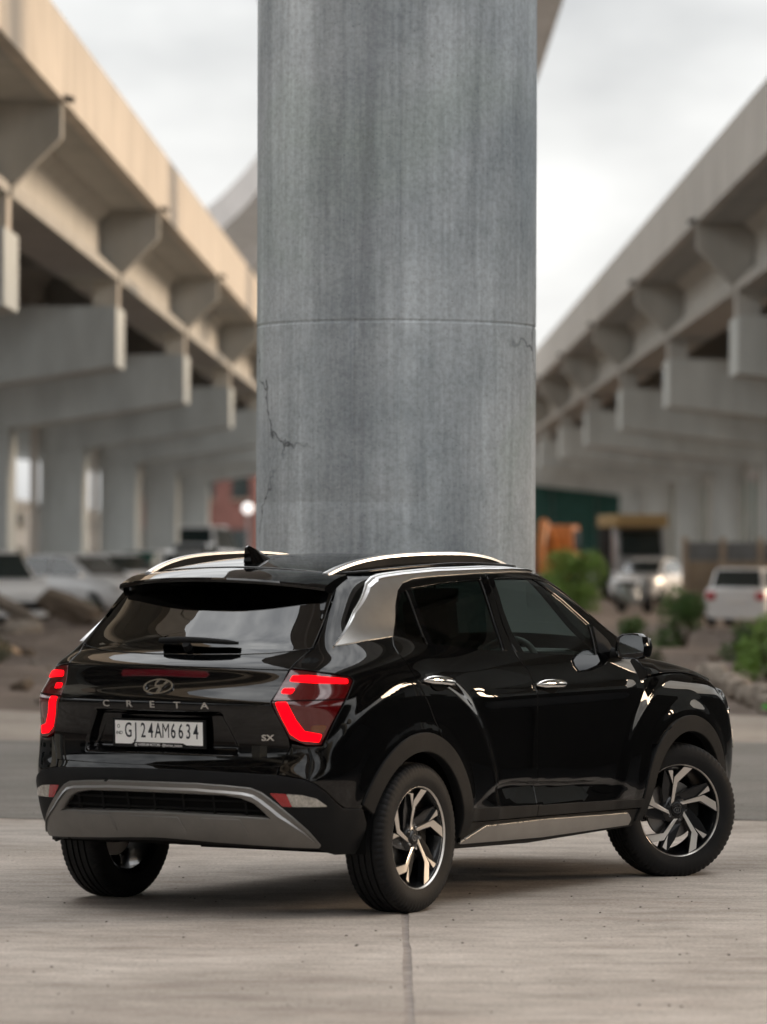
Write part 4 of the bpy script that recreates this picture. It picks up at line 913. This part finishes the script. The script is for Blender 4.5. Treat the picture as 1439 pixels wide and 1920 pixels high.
b.box((2.06,0,.98),(.46,1.42,.22)); b.box((1.98,0,1.09),(.40,1.38,.05),ry=.10); b.box((1.95,-.36,1.11),(.22,.36,.05)); b.build('dashboard',M['dash'],car,bevel=.03)
b=MB(); b.lathe([(.185+.016*math.cos(t),.016*math.sin(t)) for t in np.linspace(0,2*math.pi,9)[:-1]],36,lambda r,h,a:tuple(Vector((1.66,-.36,1.02))+Matrix.Rotation(R_(-64),3,'Y')@Vector((r*math.cos(a),r*math.sin(a),h))),True)
b.box((1.68,-.36,1.02),(.05,.30,.05),ry=R_(-64)); b.tube([(1.67,-.36,1.02),(1.90,-.36,.93)],.04,10); b.build('steering_wheel',M['dash'],car,smooth=True,angle=50)
def seat(x,y,wd,name='front_seat'):
    b=MB(); b.box((x+.25,y,.60),(.52,wd,.16)); b.box((x-.06,y,.90),(.15,wd*.96,.60),ry=R_(-14)); s_=b.build(name,M['cloth'],car,bevel=.04)
    return s_
for y in (-.36,.36):
    s_=seat(1.12,y,.50); b=MB(); b.box((.965,y,1.30),(.10,.26,.19),ry=R_(-10)); b.tube([(.985,y-.06,1.15),(.975,y-.06,1.28)],.008,6); b.tube([(.985,y+.06,1.15),(.975,y+.06,1.28)],.008,6); b.build('headrest',M['cloth'],s_,bevel=.03)
s_=seat(.22,0,1.24,'rear_bench')
for y in (-.40,0,.40):
    b=MB(); b.box((.06,y,1.27),(.10,.24,.15),ry=R_(-10)); b.build('headrest',M['cloth'],s_,bevel=.03)
b=MB(); b.box((1.62,0,1.40),(.03,.24,.07)); b.tube([(1.62,0,1.40),(1.58,0,1.53)],.008,6); b.build('rear_view_mirror',M['dark'],car,bevel=.006)
b=MB(); b.add([(1.50,-.50,1.535),(1.50,.50,1.535),(.0,.46,1.535),(.0,-.46,1.535)],[(0,1,2,3)]); b.build('headliner',M['dash'],car)
# ================================================================== things in the background
def gz(x,y): return float(hgt(np.array([float(x)]),np.array([float(y)]))[0])
M['wpaint']=mat('white_car_paint',(.90,.91,.92),.25,0,.6); M['gpaint']=mat('grey_car_paint',(.30,.31,.32),.3,.3,.6)
M['cglass']=mat('car_glass',(.02,.03,.03),.08,0,.5,spec=.6); M['gglass']=mat('green_car_glass',(.03,.10,.085),.1,0,.5)
M['rlamp']=mat('red_car_lamp',(.55,.03,.05),.2,0,.5); M['clamp']=mat('clear_car_lamp',(.5,.5,.5),.45)
def loft(secs,name,m,parent,close=True,**k):
    n=len(secs[0]); b=MB(); b.add([q for s in secs for q in s],[(i*n+j,i*n+(j+1)%n,(i+1)*n+(j+1)%n,(i+1)*n+j) for i in range(len(secs)-1) for j in range(n)]+[tuple(range(n)),tuple(range((len(secs)-1)*n,len(secs)*n))])
    return b.build(name,m,parent,smooth=True,angle=38,**k)
def small_car(loc,rz,label,paint,glass,kind='sedan',scale=1.0,stop=False):
    """x forward, about 4.1 m long"""
    c=empty('parked_car',(loc[0],loc[1],gz(*loc)),rz,label=label,cat='car',group='cars parked under the viaducts'); c.scale=(scale,)*3
    if kind=='sedan': st=[(-2.05,.62,.66,.88),(-1.95,.70,.78,.98),(-1.4,.80,.86,1.0),(-.6,.83,.89,.98),(.5,.84,.88,.96),(1.2,.82,.86,.92),(1.8,.74,.80,.80),(2.05,.55,.62,.66)]; cab=(-1.55,-.75,.35,1.15,1.46)
    elif kind=='hatch': st=[(-1.85,.68,.74,.95),(-1.75,.76,.82,1.02),(-1.2,.82,.86,1.03),(-.4,.83,.87,1.0),(.6,.83,.87,.98),(1.2,.80,.85,.95),(1.7,.72,.78,.82),(1.9,.52,.60,.66)]; cab=(-1.72,-1.35,.35,1.10,1.54)
    else: st=[(-2.1,.74,.80,1.0),(-2.0,.80,.86,1.08),(-1.2,.84,.88,1.08),(-.3,.85,.89,1.06),(.7,.85,.89,1.04),(1.3,.83,.87,1.02),(1.9,.76,.82,.95),(2.1,.60,.68,.75)]; cab=(-2.0,-1.8,.45,1.15,1.78)
    S=[]
    for x,w0,w1,zt in st:
        zb=.24
        h=[(w0*.92,zb),(w1,zb+.16),(w1,(zb+zt)/2),(w1*.98,zt-.10),(w1*.90,zt),(w1*.5,zt+.02)]
        S.append([(x,y,z) for y,z in h]+[(x,-y,z) for y,z in reversed(h)])
    body=loft(S,'body',paint,c)
    xr0,xr1,xf1,xf0,zt=cab; zb=.93
    def quad(v,name,m,par): 
        b=MB(); b.add(v,[(0,1,2,3)]); return b.build(name,m,par)
    # cabin with roof and separate panes
    lo=[(xr0,.70,zb),(xr1,.78,zb),(xf1,.78,zb),(xf0,.74,zb)]
    wt=.60; up=[(xr1-.02,wt,zt-.03),(xr1+.15,wt,zt),(xf1-.10,wt,zt),(xf1,wt,zt-.03)]
    R1=[[(xr0,.72,zb),(xr1,wt,zt-.02)],[(xf1,wt,zt-.02),(xf0,.74,zb)]]
    sec=lambda pts:[(x,y,z) for x,y,z in pts]+[(x,-y,z) for x,y,z in reversed(pts)]
    SS=[]
    for x,z,w in ((xr0,zb,.72),(xr0*.35+xr1*.65,zb*.35+zt*.65,.64),(xr1,zt-.03,wt),(xr1+.25,zt,wt),(xf1-.25,zt,wt),(xf1,zt-.03,wt),(xf1*.6+xf0*.4,zt*.6+zb*.4,.66),(xf0,zb,.74)):
        SS.append([(x,.76 if z>zb else w,zb-.05),(x,w+.01 if z<=zb else w+.02,max(z-.06,zb-.04)),(x,w-.05,z),(x,-w+.05,z),(x,-w-.01 if z<=zb else -w-.02,max(z-.06,zb-.04)),(x,-.76 if z>zb else -w,zb-.05)])
    loft(SS,'cabin',paint,body)
    for sg in (-1,1):
        yl,yu=.775,.635
        def sp(x,t): return (x,sg*(yl+(yu-yl)*t),zb+.04+(zt-.10-zb)*t)
        xm=(xr1+xf1)/2+.15
        quad([sp(xr0+.30*(xr1-xr0)+.1,0),sp(xm-.03,0),sp(xm-.03,1),sp(xr1+.06,1)],'side_window',glass,body)
        quad([sp(xm+.03,0),sp(xf0-.12,0),sp(xf1-.02,1),sp(xm+.03,1)],'side_window',glass,body)
    def lerp(a,b,t): return tuple(a[i]+(b[i]-a[i])*t for i in range(3))
    for xa,xb,nm,off in ((xf0,xf1,'windscreen',.03),(xr0,xr1,'rear_window',-.03)):
        quad([(xa+off-.1*(xa-xb),-.64,zb+.06),(xa+off-.1*(xa-xb),.64,zb+.06),(xb+off+.12*(xa-xb),.56,zt-.06),(xb+off+.12*(xa-xb),-.56,zt-.06)],nm,glass,body)
    x0=st[0][0]; x1=st[-1][0]; zl=st[1][3]-.20
    for sg in (-1,1):
        b=MB(); b.box((st[0][0]+.04,sg*(st[0][2]-.10),zl),(.16,.24,.20 if kind!='suv' else .34)); b.build('tail_lamp',M['rlamp'],c,bevel=.03)
        b=MB(); b.box((st[-2][0]+.06,sg*(st[-2][2]-.16),st[-2][3]-.12),(.20,.24,.13)); b.build('headlamp',M['clamp'],c,bevel=.03)
        b=MB(); b.box((xf0-.15,sg*.90,.98),(.10,.16,.12)); b.build('wing_mirror',paint,c,bevel=.02)
        for x in (x0+.72,x1-.78):
            b=MB(); b.lathe([(.19,-.10),(.30,-.10),(.315,-.06),(.315,.06),(.30,.10),(.19,.10)],24,lambda r,h,a:(x+r*math.cos(a),sg*(.76)+h,.31+r*math.sin(a))); w=b.build('wheel',M['rubber'],c,smooth=True,angle=35)
            b=MB(); b.lathe([(.0,sg*.07),(.06,sg*.09),(.19,sg*.095),(.20,sg*.06)],20,lambda r,h,a:(x+r*math.cos(a),sg*(.76)+h,.31+r*math.sin(a))); b.build('rim',M['gpaint'],w,smooth=True,angle=35)
    b=MB(); b.box((x0-.01,0,.70),(.03,.50,.12)); b.build('number_plate',M['plate'],c)
    b=MB(); b.box((x1+.0,0,.45),(.05,1.0,.16)); b.build('grille',M['dark'],c)
    return c
SC=[((-8.05,86.0),R_(-62),'white hatchback cut by the left frame edge beside the rubble','wpaint','cglass','hatch',1),
    ((-7.15,98.0),R_(-36),'white sedan with dark side windows behind the broken concrete slab','wpaint','cglass','sedan',1),
    ((-7.3,112.0),R_(128),'white saloon with red tail lamp behind the front row on the left','wpaint','cglass','sedan',1),
    ((-7.05,127.0),R_(-100),'white car with green tinted windscreen behind the left row','wpaint','gglass','hatch',1),
    ((-5.55,118.0),R_(-80),'silver white car seen just over the left corner of the SUV roof','wpaint','cglass','hatch',1),
    ((-6.4,146.0),R_(86),'white van with dark roof edge under the left viaduct','wpaint','cglass','suv',1),
    ((-7.7,185.0),R_(80),'cream white van farthest back below the left viaduct','wpaint','cglass','suv',1.45),
    ((-8.2,140.0),R_(-70),'white car beside the fourth left pier behind the green windscreen car','wpaint','cglass','sedan',1),
    ((-4.7,133.0),R_(-60),'white sedan row end just left of the roof rail','wpaint','cglass','sedan',1),
    ((-6.9,164.0),R_(95),'white hatchback in the far left row below the cream van','wpaint','cglass','hatch',1),
    ((8.15,95.0),R_(74),'white hatchback with bright red tail lamp at the right frame edge','wpaint','cglass','hatch',.86),
    ((8.2,131.0),R_(-112),'white car facing the camera left of the tan wall','wpaint','cglass','sedan',.95),
    ((7.6,146.0),R_(-88),'grey car half hidden behind the white car and wall','gpaint','cglass','sedan',1)]
for loc,rz,lab,p,g_,k,s_ in SC: small_car(loc,rz,lab,M[p],M[g_],k,s_)
# ---- tan boundary wall with grey sheet top
M['tan']=mat('tan_panel',(.30,.235,.17),.85,var=.25,vscale=2); M['gsheet']=mat('grey_sheet',(.20,.21,.22),.5,var=.15,vscale=2); M['post']=mat('tan_post',(.45,.36,.28),.8,var=.2,vscale=4)
wl=empty('boundary_wall',(8.0,115,gz(8.5,115)-.1),label='low tan panel wall with grey sheet along its top on the right',cat='wall')
for i in range(7):
    x=.12+i*1.02
    b=MB(); b.box((x+.50,0,.74),(.96,.08,1.48)); b.build('panel',M['tan'],wl,bevel=.01)
    b=MB(); b.box((x+.50,-.02,1.74),(.99,.06,.50)); b.build('sheet',M['gsheet'],wl,bevel=.006)
    b=MB(); b.box((x,-.02,1.06),(.16,.16,2.12)); b.build('post',M['post'],wl,bevel=.01)
# ---- orange backhoe loader
M['orange']=mat('orange_paint',(.62,.20,.035),.45,var=.15,vscale=2)
bk=empty('backhoe_loader',(6.3,150,gz(6.3,150)),R_(75),label='orange backhoe loader standing far off right of the pillar',cat='loader')
b=MB(); b.box((0,0,.95),(2.4,1.1,.55)); b.box((1.3,0,.95),(.7,.9,.7)); b.build('chassis',M['orange'],bk,bevel=.06)
b=MB(); b.box((-.35,0,1.85),(1.3,1.2,1.25),taper=.9); cb=b.build('cab',M['orange'],bk,bevel=.06)
for sg in (-1,1): b=MB(); b.box((-.35,sg*.60,1.95),(.95,.04,.70)); b.build('window',M['cglass'],cb)
b=MB(); b.tube([(-1.2,0,1.2),(-1.9,.1,2.3),(-2.5,.1,2.55),(-3.0,.1,1.7),(-2.95,.1,.8)],[.20,.17,.17,.14,.12],8); b.build('digger_arm',M['orange'],bk,smooth=True,angle=40)
b=MB(); b.box((-2.95,.1,.45),(.55,.7,.6),taper=.7); b.build('digger_bucket',M['gsheet'],bk,bevel=.04)
b=MB(); b.tube([(1.2,-.55,1.3),(2.2,-.55,1.0),(2.6,-.55,.5)],.11,6); b.tube([(1.2,.55,1.3),(2.2,.55,1.0),(2.6,.55,.5)],.11,6); b.build('loader_arm',M['orange'],bk)
b=MB(); b.box((2.9,0,.5),(.6,1.9,.7),taper=.8); b.build('loader_bucket',M['orange'],bk,bevel=.05)
for x,r in ((-.9,.62),(1.35,.42)):
    for sg in (-1,1):
        b=MB(); b.lathe([(.25*r,-.16),(.9*r,-.18),(r,-.12),(r,.12),(.9*r,.18),(.25*r,.16)],20,lambda q,h,a:(x+q*math.cos(a),sg*.72+h,r+q*math.sin(a))); b.build('wheel',M['rubber'],bk,smooth=True,angle=40)
# ---- tan topped mini truck
M['rick']=mat('truck_tan',(.42,.29,.13),.7,var=.15,vscale=3)
ar=empty('mini_truck',(8.3,142,gz(8.3,142)),R_(-84),label='mini truck with tan upper body and dark windscreen right of the loader',cat='truck')
b=MB(); b.box((-.9,0,1.55),(2.6,1.65,2.0)); b.build('cargo_box',M['dark'],ar,bevel=.05)
b=MB(); b.box((-.2,0,2.65),(4.1,1.72,.42)); b.build('upper_band',M['rick'],ar,bevel=.06)
b=MB(); b.prism([(.42,.5),(.42,2.42),(1.35,2.42),(1.75,1.45),(1.8,.5)],-.80,.80,lambda u,v,t:(u,t,v)); cb=b.build('cab',M['gpaint'],ar,bevel=.05)
b=MB(); b.add([(1.80,-.70,1.50),(1.80,.70,1.50),(1.45,.66,2.34),(1.45,-.66,2.34)],[(0,1,2,3)]); b.build('windscreen',M['cglass'],cb)
for sg in (-1,1):
    b=MB(); b.box((1.80,sg*.62,.95),(.08,.22,.18)); b.build('headlamp',M['clamp'],ar,bevel=.02)
    for x in (1.15,-1.35):
        b=MB(); b.lathe([(.14,-.10),(.33,-.10),(.36,0),(.33,.10),(.14,.10)],18,lambda q,h,a:(x+q*math.cos(a),sg*.72+h,.36+q*math.sin(a))); b.build('wheel',M['rubber'],ar,smooth=True,angle=40)
b=MB(); b.box((1.84,0,.62),(.10,1.5,.22)); b.build('bumper',M['dark'],ar,bevel=.02)
# ---- parked scooter
sco=empty('scooter',(6.6,112,gz(6.6,112)),R_(-60),label='pale grey scooter parked between the bush and the white car',cat='scooter')
for x in (-.62,.62):
    b=MB(); b.lathe([(.10,-.045),(.22,-.05),(.25,0),(.22,.05),(.10,.045)],20,lambda q,h,a:(x+q*math.cos(a),h,.25+q*math.sin(a))); b.build('wheel',M['rubber'],sco,smooth=True,angle=40)
b=MB(); b.prism([(-.85,.45),(-.75,.72),(-.1,.74),(.0,.38),(.42,.36),(.55,.95),(.64,.95),(.60,.30),(.0,.26),(-.45,.34)],-.16,.16,lambda u,v,t:(u,t,v)); b.build('body',M['gpaint'],sco,bevel=.03)
b=MB(); b.box((-.40,0,.79),(.70,.26,.10)); b.build('seat',M['dark'],sco,bevel=.03)
b=MB(); b.tube([(.50,-.32,1.02),(.56,0,1.0),(.50,.32,1.02)],.018,6); b.build('handlebar',M['dark'],sco)
b=MB(); b.box((.62,0,.92),(.10,.20,.16)); b.build('headlamp',M['clamp'],sco,bevel=.02)
# ---- far buildings and hoarding
M['bgrey']=mat('grey_render',(.17,.175,.175),.85,var=.12,vscale=.3); M['bred']=mat('red_brown_render',(.17,.075,.062),.85,var=.3,vscale=.5); M['btan']=mat('tan_render',(.34,.28,.22),.85,var=.15,vscale=.4)
def building(loc,w,d,h,label,m,nx,nzz,name='building',face='y'):
    o=empty(name,(loc[0],loc[1],-.1),label=label,cat='building')
    b=MB(); b.box((0,0,h/2),(w,d,h)); b.build('wall',m,o)
    b=MB(); b.box((0,0,h+.15),(w+.5,d+.5,.3)); b.build('roof_slab',m,o)
    for i in range(nx):
        for j in range(nzz):
            z=h*(j+.55)/nzz
            if face=='y':
                x=-w/2+w*(i+.5)/nx; b=MB(); b.box((x,-d/2-.02,z),(w/nx*.5,.08,h/nzz*.45)); wn=b.build('window',M['cglass'],o); b=MB(); b.box((x,-d/2-.06,z-h/nzz*.26),(w/nx*.6,.2,.1)); b.build('sill',M['btan'],wn)
            else:
                s_=1 if loc[0]<0 else -1; y=-d/2+d*(i+.5)/nx
                b=MB(); b.box((s_*(w/2+.02),y,z),(.08,d/nx*.5,h/nzz*.45)); b.build('window',M['cglass'],o)
    return o
building((-28,150),8,460,4.6,'long grey building seen through the gaps between the left piers',M['bgrey'],40,2,face='x')
building((32,150),8,460,5.2,'long grey building seen through the gaps between the right piers',M['bgrey'],40,2,face='x')
building((-13.5,300),9.5,8,8.0,'red brown shop building far off between left viaduct and pillar',M['bred'],4,2)
building((-2,420),40,10,9.0,'tan apartment row closing the far end of the road',M['btan'],14,3)
M['dwall']=mat('added_wall_dark',(.045,.043,.040),.9,var=.3,vscale=1.5)  # unseen wall added so the SUV side has something black to mirror
dw=empty('added_dark_wall',(9.3,35,-.1),label='dark wall added out of view below the right viaduct, mirrored in the SUV',cat='wall')
for i in range(18):
    b=MB(); b.box((0,-49+i*6,.95),(.25,5.9,1.9)); b.build('wall_bay',M['dwall'],dw)
    b=MB(); b.box((0,-52+i*6,1.0),(.4,.4,2.1)); b.build('wall_post',M['dwall'],dw)
M['gnet']=mat('green_net',(.028,.09,.075),.9,var=.3,vscale=.6); M['redband']=mat('red_band',(.26,.04,.05),.8)
hd=empty('green_hoarding',(16.5,235,-.1),label='dark green net hoarding with red top band far off right of pillar',cat='hoarding')
for i in range(8):
    x=-8.4+i*2.4
    b=MB(); b.box((x,0,2.85),(2.34,.06,5.7)); b.build('net_panel',M['gnet'],hd)
    b=MB(); b.box((x-1.2,.06,2.95),(.10,.10,5.9)); b.build('post',M['gsheet'],hd)
b=MB(); b.box((0,-.05,5.9),(19.2,.10,.40)); b.build('top_band',M['redband'],hd)
lp=empty('street_lamp',(-8.6,270,-.1),label='pale street lamp globe glowing left of the pillar',cat='lamp')
b=MB(); b.tube([(0,0,0),(0,0,4.0)],[.09,.06],8); b.build('post',M['gsheet'],lp)
b=MB(); b.lathe([(.0,3.96),(.22,4.05),(.34,4.3),(.22,4.55),(0,4.64)],20,lambda q,h,a:(q*math.cos(a),q*math.sin(a),h)); b.build('globe',mat('lamp_globe',(.9,.88,.86),.5,emit=(1,.95,.92),es=.45),lp,smooth=True)
# ---- vegetation: leaf quads spread through the plant's volume
def leafmat(name,c): return mat(name,c,.55,var=.45,vscale=5)
M['leaf1']=leafmat('fresh_leaf',(.17,.29,.055)); M['leaf2']=leafmat('dark_leaf',(.065,.14,.03)); M['leaf3']=leafmat('olive_leaf',(.06,.075,.03)); M['bark']=mat('bark',(.09,.07,.05),.9,var=.3,vscale=8)
def leaves(n,shape,size,seed,up=.35):
    r=np.random.default_rng(seed); P=shape(r,n); d=r.normal(size=(n,3)); d[:,2]=np.abs(d[:,2])*.6+up; d/=np.linalg.norm(d,axis=1)[:,None]
    a=np.cross(d,r.normal(size=(n,3))); a/=np.linalg.norm(a,axis=1)[:,None]; s=size*r.uniform(.6,1.4,n)[:,None]
    v=np.stack([P,P+d*s*.5+a*s*.28,P+d*s*1.15,P+d*s*.5-a*s*.28],1).reshape(-1,3)
    return v,np.arange(4*n).reshape(-1,4)
def blob(cx,rad,hh,lobes,seed0):
    def f(r,n):
        q=np.random.default_rng(seed0); C=np.stack([q.uniform(-.62,.62,lobes)*rad,q.uniform(-.62,.62,lobes)*rad,hh*q.uniform(.10,.72,lobes)],1); R0=q.uniform(.34,.56,lobes)*rad; C[:,:2]*=(1.25-.75*C[:,2:3]/hh)
        k=r.integers(0,lobes,n); d=r.normal(size=(n,3)); d/=np.linalg.norm(d,axis=1)[:,None]; t=r.uniform(.35,1.0,n)**.6
        p=C[k]+d*(R0[k]*t)[:,None]; p[:,2]=np.maximum(p[:,2],.02); return p
    return f
def bush(loc,rad,h,n,size,label,m,seed,lobes=9,name='bush'):
    o=empty(name,(loc[0],loc[1],gz(*loc)-.03),label=label,cat='bush')
    v,f=leaves(n,blob(0,rad,h,lobes,seed),size,seed+1); pyd('foliage',v,f,m,o)
    r=random.Random(seed); b=MB()
    for i in range(7): a=r.uniform(0,6.28); b.tube([(r.uniform(-.1,.1)*rad,r.uniform(-.1,.1)*rad,0),(math.cos(a)*rad*.3,math.sin(a)*rad*.3,h*.4),(math.cos(a)*rad*.55,math.sin(a)*rad*.55,h*.75)],[.02,.014,.006],5)
    b.build('stem',M['bark'],o)
bush((5.0,112),1.05,1.95,7000,.085,'bright green leafy bush growing right behind the SUV windscreen',M['leaf1'],11,14)
bush((4.95,70.5),.50,1.15,2800,.06,'dark green weed bush below the tan wall',M['leaf2'],23)
bush((4.35,74.5),.36,.70,1300,.055,'small dark weed left of the bush under the wall',M['leaf2'],24)
bush((4.85,53.5),.50,.90,2600,.055,'fresh green weed cut by the right frame edge near the kerb stones',M['leaf1'],37)
bush((5.45,63.0),.50,.80,2100,.055,'green weed clump in front of the white hatchback',M['leaf2'],38)
bush((3.75,60.0),.26,.34,600,.04,'low olive weed tuft on the right dirt verge',M['leaf3'],41)
bush((-5.0,55.0),.32,.36,800,.04,'low olive weed tuft on the left dirt bank',M['leaf3'],43)
bush((-5.9,84.0),.40,.42,800,.05,'olive weeds in front of the white sedan',M['leaf3'],47)
def tree(loc,h,rad,n,label,m,seed):
    o=empty('tree',(loc[0],loc[1],-.05),label=label,cat='tree',group='far trees at the end of the road')
    b=MB(); b.tube([(0,0,0),(.1,.1,h*.3),(.0,.2,h*.55)],[.22,.17,.10],8)
    r=random.Random(seed)
    for i in range(6): a=r.uniform(0,6.28); b.tube([(.05,.1,h*r.uniform(.3,.5)),(math.cos(a)*rad*.4,math.sin(a)*rad*.4,h*.65),(math.cos(a)*rad*.7,math.sin(a)*rad*.7,h*.8)],[.09,.06,.02],6)
    b.build('trunk',M['bark'],o)
    f0=blob(0,rad,h*.62,14,seed)
    def f(r,n):
        p=f0(r,n); p[:,2]+=h*.30; return p
    v,fc=leaves(n,f,.24,seed+1); pyd('crown',v,fc,m,o)
for i,(x,y,h,rd) in enumerate(((-11.5,330,9,3.6),(-6.5,345,8,3.2),(9.5,265,7,3.0),(14.5,270,8,3.4),(20,268,7.5,3.2),(25,262,8,3.4))):
    tree((x,y),h,rd,2600,['olive tree far off between the left viaduct and pillar','second olive tree beside it close to the pillar','dark tree behind the green hoarding nearest the pillar','dark tree behind the middle of the green hoarding','dark tree behind the right half of the green hoarding','dark tree at the right end of the green hoarding'][i],M['leaf3' if i<2 else 'leaf2'],60+i)
# ---- rubble, kerb stones and litter
M['rub']=mat('rubble_concrete',(.25,.215,.18),.9,var=.3,vscale=4,bump=.4,bscale=20); M['rubd']=mat('brown_rubble',(.15,.115,.085),.9,var=.3,vscale=4,bump=.4,bscale=20); M['board']=mat('tan_board',(.50,.33,.19),.7,var=.15,vscale=5)
def rock(seed,sub=2):
    r=random.Random(seed); bm=bmesh.new(); bmesh.ops.create_cube(bm,size=1); bmesh.ops.subdivide_edges(bm,edges=bm.edges,cuts=2,use_grid_fill=True)
    for v in bm.verts: v.co+=Vector((r.uniform(-.09,.09),r.uniform(-.09,.09),r.uniform(-.09,.09))); v.co*=(1-.16*max(0,v.co.length-.62)/.2)
    me=bpy.data.meshes.new('rubble'); bm.to_mesh(me); bm.free(); return me
RK=[rock(i) for i in range(5)]
for me in RK: me.materials.append(M['rub'])
RKd=[rock(i+9) for i in range(3)]
for me in RKd: me.materials.append(M['rubd'])
def stone(name,loc,size,rot,label,cat,me,group):
    o=bpy.data.objects.new(name,me); COL.objects.link(o); o.location=(loc[0],loc[1],gz(loc[0],loc[1])+loc[2]); o.scale=size; o.rotation_euler=rot; return tag(o,label,cat,group)
stone('concrete_slab',(-5.95,81.0,.34),(1.15,.6,.44),(.1,.38,-.25),'large brown tilted slab lying before the white sedan','rubble',RKd[0],'rubble on the left bank')
stone('concrete_slab',(-6.75,78.0,.28),(1.1,.6,.24),(.0,.55,.3),'pale broken slab leaning at the left frame edge','rubble',RK[1],'rubble on the left bank')
stone('concrete_slab',(-5.95,70.0,.14),(.65,.5,.26),(.2,-.2,.8),'broken slab lying lower at the left frame edge','rubble',RK[2],'rubble on the left bank')
stone('wooden_board',(-5.60,61.5,.18),(.80,.55,.05),(.12,.28,.2),'tan board lying flat on the left dirt bank','board',RK[3],'rubble on the left bank').data=(lambda m:(m.materials.clear(),m.materials.append(M['board']),m)[-1])(RK[3].copy())
for i in range(70):
    y=45+45*random.random()**1.2; x=-(1.9+3.6*random.random())*y/60
    s=.05+.16*random.random()**2.5
    stone('rubble_stone',(x,y,s*.2),(s*1.3,s,s*.7),(random.uniform(-.4,.4),random.uniform(-.4,.4),random.uniform(0,6)),'loose stone lying on the left dirt bank','stone',random.choice(RK+RKd),'loose stones on the left dirt bank')
for i in range(45):
    y=45+45*random.random()**1.2; x=(1.6+3.2*random.random())*y/60
    s=.04+.11*random.random()**2.5
    stone('rubble_stone',(x,y,s*.2),(s*1.3,s,s*.7),(random.uniform(-.4,.4),random.uniform(-.4,.4),random.uniform(0,6)),'loose stone lying on the right dirt verge','stone',random.choice(RK+RKd),'loose stones on the right dirt verge')
for i in range(9):
    t=i/8; stone('kerb_stone',(3.92+.05*math.sin(i*3.1)+t*.1,51.5-t*8.0,.10),(.26,.62+.2*math.sin(i*1.7),.26+.05*math.sin(i*2.2)),(random.uniform(-.08,.08),random.uniform(-.08,.08),random.uniform(-.15,.15)),'rough tan kerb stone, '+['first','second','third','fourth','fifth','sixth','seventh','eighth','ninth'][i]+' from the far end of the broken row at right','kerb stone',RK[i%5],'broken row of kerb stones on the right')
b=MB(); b.box((0,0,.03),(.10,.06,.05),rz=.4,ry=.3); o=b.build('litter_packet',mat('green_plastic',(.12,.45,.08),.4)); o.location=(3.88,43.0,.03); tag(o,'bright green plastic packet on the ground at right frame edge','litter')

# settle the body panels of the SUV level over its axles
for o in car.children_recursive:
    if o.type!='MESH' or (o.parent and o.parent.name.startswith('wheel')) or (o.parent and o.parent.parent and o.parent.parent.name.startswith('wheel')): continue
    me=o.data; n=len(me.vertices); a=np.empty(n*3); me.vertices.foreach_get('co',a); a=a.reshape(-1,3); a[:,2]+=.008*a[:,0]-.0049*np.abs(a[:,1]); me.vertices.foreach_set('co',a.ravel()); me.update()
